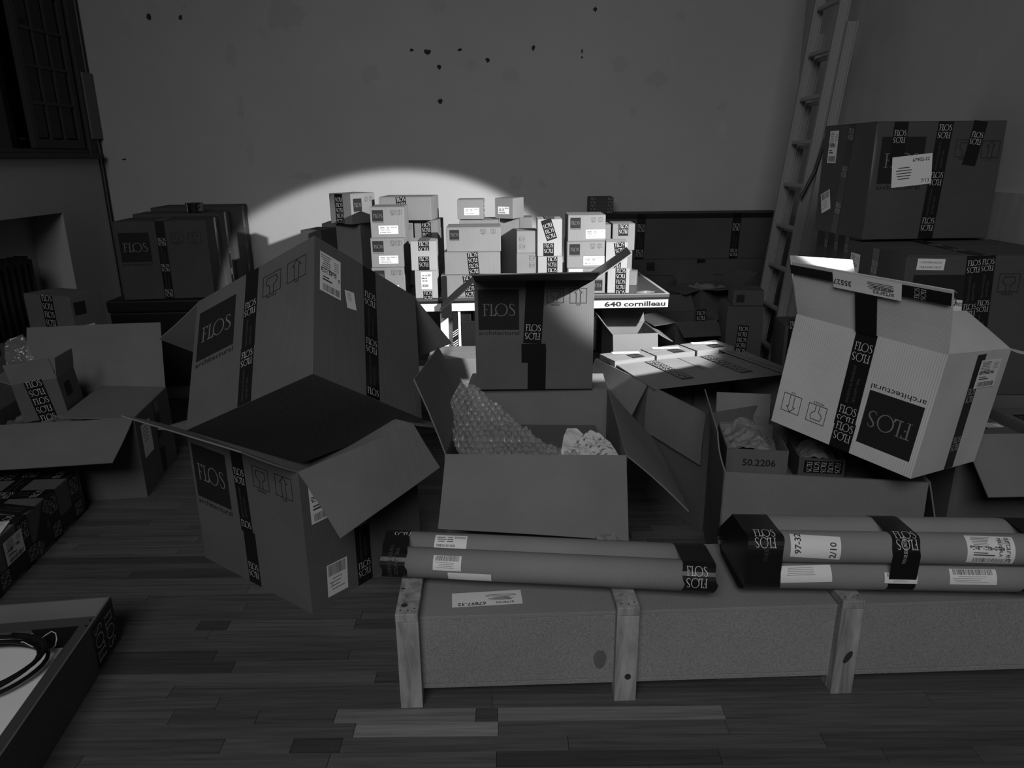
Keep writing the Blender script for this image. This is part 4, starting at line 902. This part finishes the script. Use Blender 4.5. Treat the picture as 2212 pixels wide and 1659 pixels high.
sl1 = hull_sleeve(t1, 'tape_sleeve', A1 - dx * .004, A1 + dx, [(0, 0), (.097, 0)], TR, -.006, .074, seed=1, cap=0); sl2 = hull_sleeve(t1, 'tape_sleeve', A1, A1 + dx, [(0, 0), (.097, 0)], TR, L1 - .085, L1 + .012, seed=2, cap=1)
iv = t1.matrix_world.inverted()
def on_tube(parent, A, d_, r, a0, fn, name, lift=.0008):
    mp = tubemap(A, A + d_, r, a0); iv = parent.matrix_world.inverted(); dd = Deco(lambda x, y, k: iv @ mp(x, y, k), lift + .0008, 2); fn(dd); return dd.build(name, parent)
on_tube(t1, A1, dx, TR, 1.0, lambda d: [label(d, .205, .0, .088, .045, 0, 'code', 81)], 'barcode_label')
on_tube(t1, A2, dx, TR, .55, lambda d: [label(d, .195, -.004, .105, .046, 0, 'small', 82)], 'shipping_label')
on_tube(t1, A1, dx, TR + .002, 1.0, lambda d: [d.text('@', L1 - .041, .012, .062, 'letter', 1, 0, .028), d.text('@', L1 - .041, -.022, .062, 'letter', 1, math.pi, .028)], 'tape_print', .002).parent = sl2
on_tube(t1, A1, dx, TR + .002, 1.0, lambda d: [d.text('PRECINTO DE SEGURIDAD', .025, .0, .12, 'faint', 1, math.pi / 2, .012), d.text('SECURITY SEAL', .045, .0, .09, 'faint', 1, math.pi / 2, .012)], 'tape_print', .002).parent = sl1
on_tube(t1, A2, dx, TR + .002, .35, lambda d: [d.text('@', .035, .0, .055, 'letter', 1, math.pi, .022)], 'tape_print', .002).parent = sl1
on_tube(t1, A1, dx, TR, 1.9, lambda d: [label(d, .275, 0, .135, .03, 0, 'blank', 83)], 'paper_strip')
t2 = thing('tube_bundle', 'thick bundle of cardboard tubes taped three times, right on the crate', 'tubes', (1.3, 2.05, TZ + .034), 0, 'tube bundles on the crate')
B0 = Vector((.705, 1.968, Zc)); L2 = 1.30; dx2 = Vector((1, -.05, 0)).normalized()
cen = [(0, 0), (.097, 0), (-.008, .0952), (.090, .0948), (.195, .0)]
for (y, z) in cen:
    a = B0 + Vector((R0.uniform(-.006, .006), y, z)); o = tube(t2, a, a + dx2 * L2); smooth_by_angle(o)
sl = []
for i, (a, b) in enumerate(((-.014, .092), (.405, .485), (.80, .87))): sl += [hull_sleeve(t2, 'tape_sleeve', B0, B0 + dx2, cen, TR, a, b, seed=5 + i, cap=0 if i == 0 else None)]
BM, BL_ = B0 + Vector((0, -.008, .0952)), B0
on_tube(t2, BM, dx2, TR, 1.0, lambda d: [label(d, .185, -.004, .145, .070, -.06, 'tube', 91, 1, (('97-32', -.36, .1, .42, math.pi / 2), ('2/10', .34, -.1, .32, math.pi / 2)))], 'address_label')
on_tube(t2, BL_, dx2, TR, 1.1, lambda d: [label(d, .170, .0, .15, .05, .05, 'note', 92)], 'paper_strip')
on_tube(t2, BM, dx2, TR, .95, lambda d: [label(d, .685, -.008, .135, .085, -.03, 'ship', 93, 1, (('artares', .38, .05, .5, -math.pi / 2), ('PELICULA', .2, .1, .4, -math.pi / 2)))], 'shipping_label')
on_tube(t2, BL_, dx2, TR, 1.2, lambda d: [label(d, .655, .004, .135, .045, .0, 'code', 94)], 'barcode_label')
on_tube(t2, BL_, dx2, TR, 1.25, lambda d: [label(d, .445, .0, .095, .03, .0, 'code', 95)], 'barcode_label', .003)
for q, k in enumerate((0.04, .447, .84)): on_tube(t2, BM, dx2, TR + .002, .45, lambda d: [d.text('@', k, .01, .062, 'letter', 1, 0, .028), d.text('@', k, -.022, .062, 'letter', 1, math.pi, .028)], 'tape_print', .003).parent = sl[q]
on_tube(t2, BM, dx2, TR + .002, 1.5, lambda d: [d.text('PRECINTO DE SEGURIDAD', .04, .0, .10, 'faint', 1, math.pi / 2, .012), d.text('PRECINTO DE SEGURIDAD', .44, .0, .10, 'letter', 1, math.pi / 2, .010)], 'tape_print', .003)

# ================================================================== WRAPPINGS
def sheet(rows, nu, nv, bub=None, crump=.006, seed=0, amp=.006, pitch=.02):
    """rows: list of (left point, right point) from top to bottom; returns a crumpled sheet with optional bubbles"""
    V = []; K = len(rows) - 1
    def P(u, v):
        t = v * K; i = min(int(t), K - 1); f = t - i; a = Vector(rows[i][0]).lerp(Vector(rows[i + 1][0]), f); b = Vector(rows[i][1]).lerp(Vector(rows[i + 1][1]), f); return a.lerp(b, u)
    for j in range(nv + 1):
        for i in range(nu + 1):
            u, v = i / nu, j / nv; p = P(u, v); n = (P(min(u + .02, 1), v) - P(max(u - .02, 0), v)).cross(P(u, min(v + .02, 1)) - P(u, max(v - .02, 0)))
            n = n.normalized() if n.length > 1e-9 else Vector((0, -1, 0))
            if n.y > 0: n = -n
            h = crump * (noise.noise(p * 9 + Vector((seed, 0, 0))) + .6 * noise.noise(p * 22 + Vector((0, seed, 0))))
            if crump > .008: h += crump * .5 * abs(noise.noise(p * 45))
            if bub:
                q = p + Vector((.004 * noise.noise(p * 20), 0, .004 * noise.noise(p * 17))); X, Z = q.x, q.z * .9 + q.y * .45
                r_ = round(Z / (pitch * .87)); X_ = X - (pitch / 2 if r_ % 2 else 0); dx_ = X_ - round(X_ / pitch) * pitch; dz = Z - r_ * pitch * .87; dd = math.hypot(dx_, dz) / (pitch * .40)
                kx = round(X_ / pitch); jit = .55 + .45 * abs(math.sin(kx * 12.9 + r_ * 78.2))
                if dd < 1: h += amp * jit * (1 - dd * dd) ** .6
            V.append(p + n * h)
    return V, grid_faces(nu, nv)
V, F = sheet([((-.225, 3.05, .665), (-.15, 3.05, .640)), ((-.262, 2.95, .615), (-.085, 3.02, .585)), ((-.272, 2.86, .575), (-.015, 2.96, .540)), ((-.255, 2.76, .545), (.045, 2.88, .515)), ((-.225, 2.66, .518), (.11, 2.78, .500)), ((-.20, 2.58, .50), (.24, 2.66, .492)), ((-.18, 2.53, .47), (.36, 2.56, .475)), ((-.17, 2.52, .40), (.40, 2.54, .42))], 250, 210, True, .014, 3, .0115, .028)
tag(mesh_obj('bubble_wrap', V, F, 'bubble', None, None, True), 'sheet of bubble wrap spilling out of the middle open carton', 'bubble wrap')
carton('cardboard_box', 'flat carton lying low inside the middle open carton', .56, .62, .38, (.10, 2.95, .008), -.0444, 'large cartons piled on the floor')
V, F = sheet([((.225, 2.80, .545), (.262, 2.79, .545)), ((.205, 2.74, .530), (.300, 2.76, .515)), ((.190, 2.66, .50), (.30, 2.68, .49)), ((.17, 2.60, .45), (.30, 2.60, .45))], 26, 26, None, .010, 8); tag(mesh_obj('packing_paper', V, F, 'letter', None, None, False), 'pale crumpled paper corner in the middle carton, left of the printed one', 'paper')
V, F = sheet([((.315, 2.76, .545), (.350, 2.75, .535)), ((.265, 2.73, .525), (.385, 2.72, .515)), ((.225, 2.68, .505), (.405, 2.66, .505)), ((.20, 2.60, .45), (.42, 2.56, .47))], 30, 30, None, .012, 12); tag(mesh_obj('packing_paper', V, F, 'news', None, None, False), 'crumpled printed packing paper sticking out of the middle carton', 'paper')
pm_ = pad0.root.matrix_world
def cr_sheet(mx, x0, x1, y0, y1, z, nu, nv, cr, seed, arch=.02):
    V = []
    for j in range(nv + 1):
        for i in range(nu + 1):
            u, v = i / nu, j / nv; p = Vector((x0 + (x1 - x0) * u, y0 + (y1 - y0) * v, z)); q = p * 11 + Vector((seed, 0, 0))
            h = cr * (noise.noise(q) - .9 * abs(noise.noise(q * 1.6)) - .35 * abs(noise.noise(q * 3.7))) + arch * (math.sin(math.pi * u) * .8 + .3 * math.sin(math.pi * v)) + .006 * max(0, math.sin(v * 26)) * (abs(u - .5) < .24)
            V.append(mx @ (p + Vector((.012 * noise.noise(q * 1.3), .012 * noise.noise(q * 1.7 + Vector((5, 0, 0))), h))))
    return V, grid_faces(nu, nv)
V, F = cr_sheet(pm_, -.102, .075, -.165, .165, .080, 44, 70, .034, 2, .045); tag(mesh_obj('packing_paper', V, F, 'crumple', None, None, True), 'crumpled brown paper pad in the numbered small box', 'paper')
V, F = cr_sheet(pm_, .070, .108, -.17, .10, .06, 16, 40, .030, 9, .03); tag(mesh_obj('plastic_bag', V, F, 'film', None, None, True), 'clear plastic bag beside the paper pad in the numbered small box', 'plastic bag')
V, F = cr_sheet(c2.root.matrix_world, -.075, .075, -.09, .09, .06, 26, 26, .045, 5, .05); tag(mesh_obj('packing_paper', V, F, 'crumple', None, None, True), 'torn brown paper bulging from the small dark taped box', 'paper')
# film and bulb in the left carton
sm = SB.root.matrix_world
prof = [(.001, .245), (.012, .244), (.024, .236), (.032, .222), (.034, .208), (.030, .192), (.020, .178), (.015, .165), (.014, .14), (.001, .14)]
V, F = lathe(prof, 24); bl = thing('light_bulb', 'round white bulb in the small open box on the left', 'bulb', sm @ Vector((.035, -.03, .0)), sm.to_3x3().to_4x4())
mesh_obj('bulb_globe', [v for v in V if True], F, 'plastic_white', None, bl, True); V, F = lathe([(.016, .10), (.016, .142), (.001, .142), (.001, .10)], 16); mesh_obj('bulb_base', V, F, 'alu', None, bl, True)
V, F = sheet([((-.09, -.02, .40), (-.02, -.02, .42)), ((-.11, -.05, .34), (.0, -.04, .36)), ((-.10, -.08, .27), (.02, -.06, .28)), ((-.09, -.09, .20), (.05, -.07, .20))], 40, 40, None, .022, 21); tag(mesh_obj('plastic_bag', [sm @ v for v in V], F, 'film', None, None, True), 'clear printed plastic bag standing up out of the small box', 'plastic bag')
V, F = cr_sheet(L4M, -.34, .12, -.25, .0, .36, 60, 40, .045, 15, .035); tag(mesh_obj('bubble_wrap', V, F, 'film', None, None, True), 'clear film and bubble wrap filling the left open carton', 'bubble wrap')
V, F = cr_sheet(Matrix.Translation((1.50, 5.52, 0)) @ rz(.4), -.15, .15, -.12, .12, .62, 30, 30, .05, 33, .04); tag(mesh_obj('plastic_bag', V, F, 'film', None, None, True), 'dim plastic film bulging from the open carton by the ladder', 'plastic bag')
bpy.context.view_layer.update()
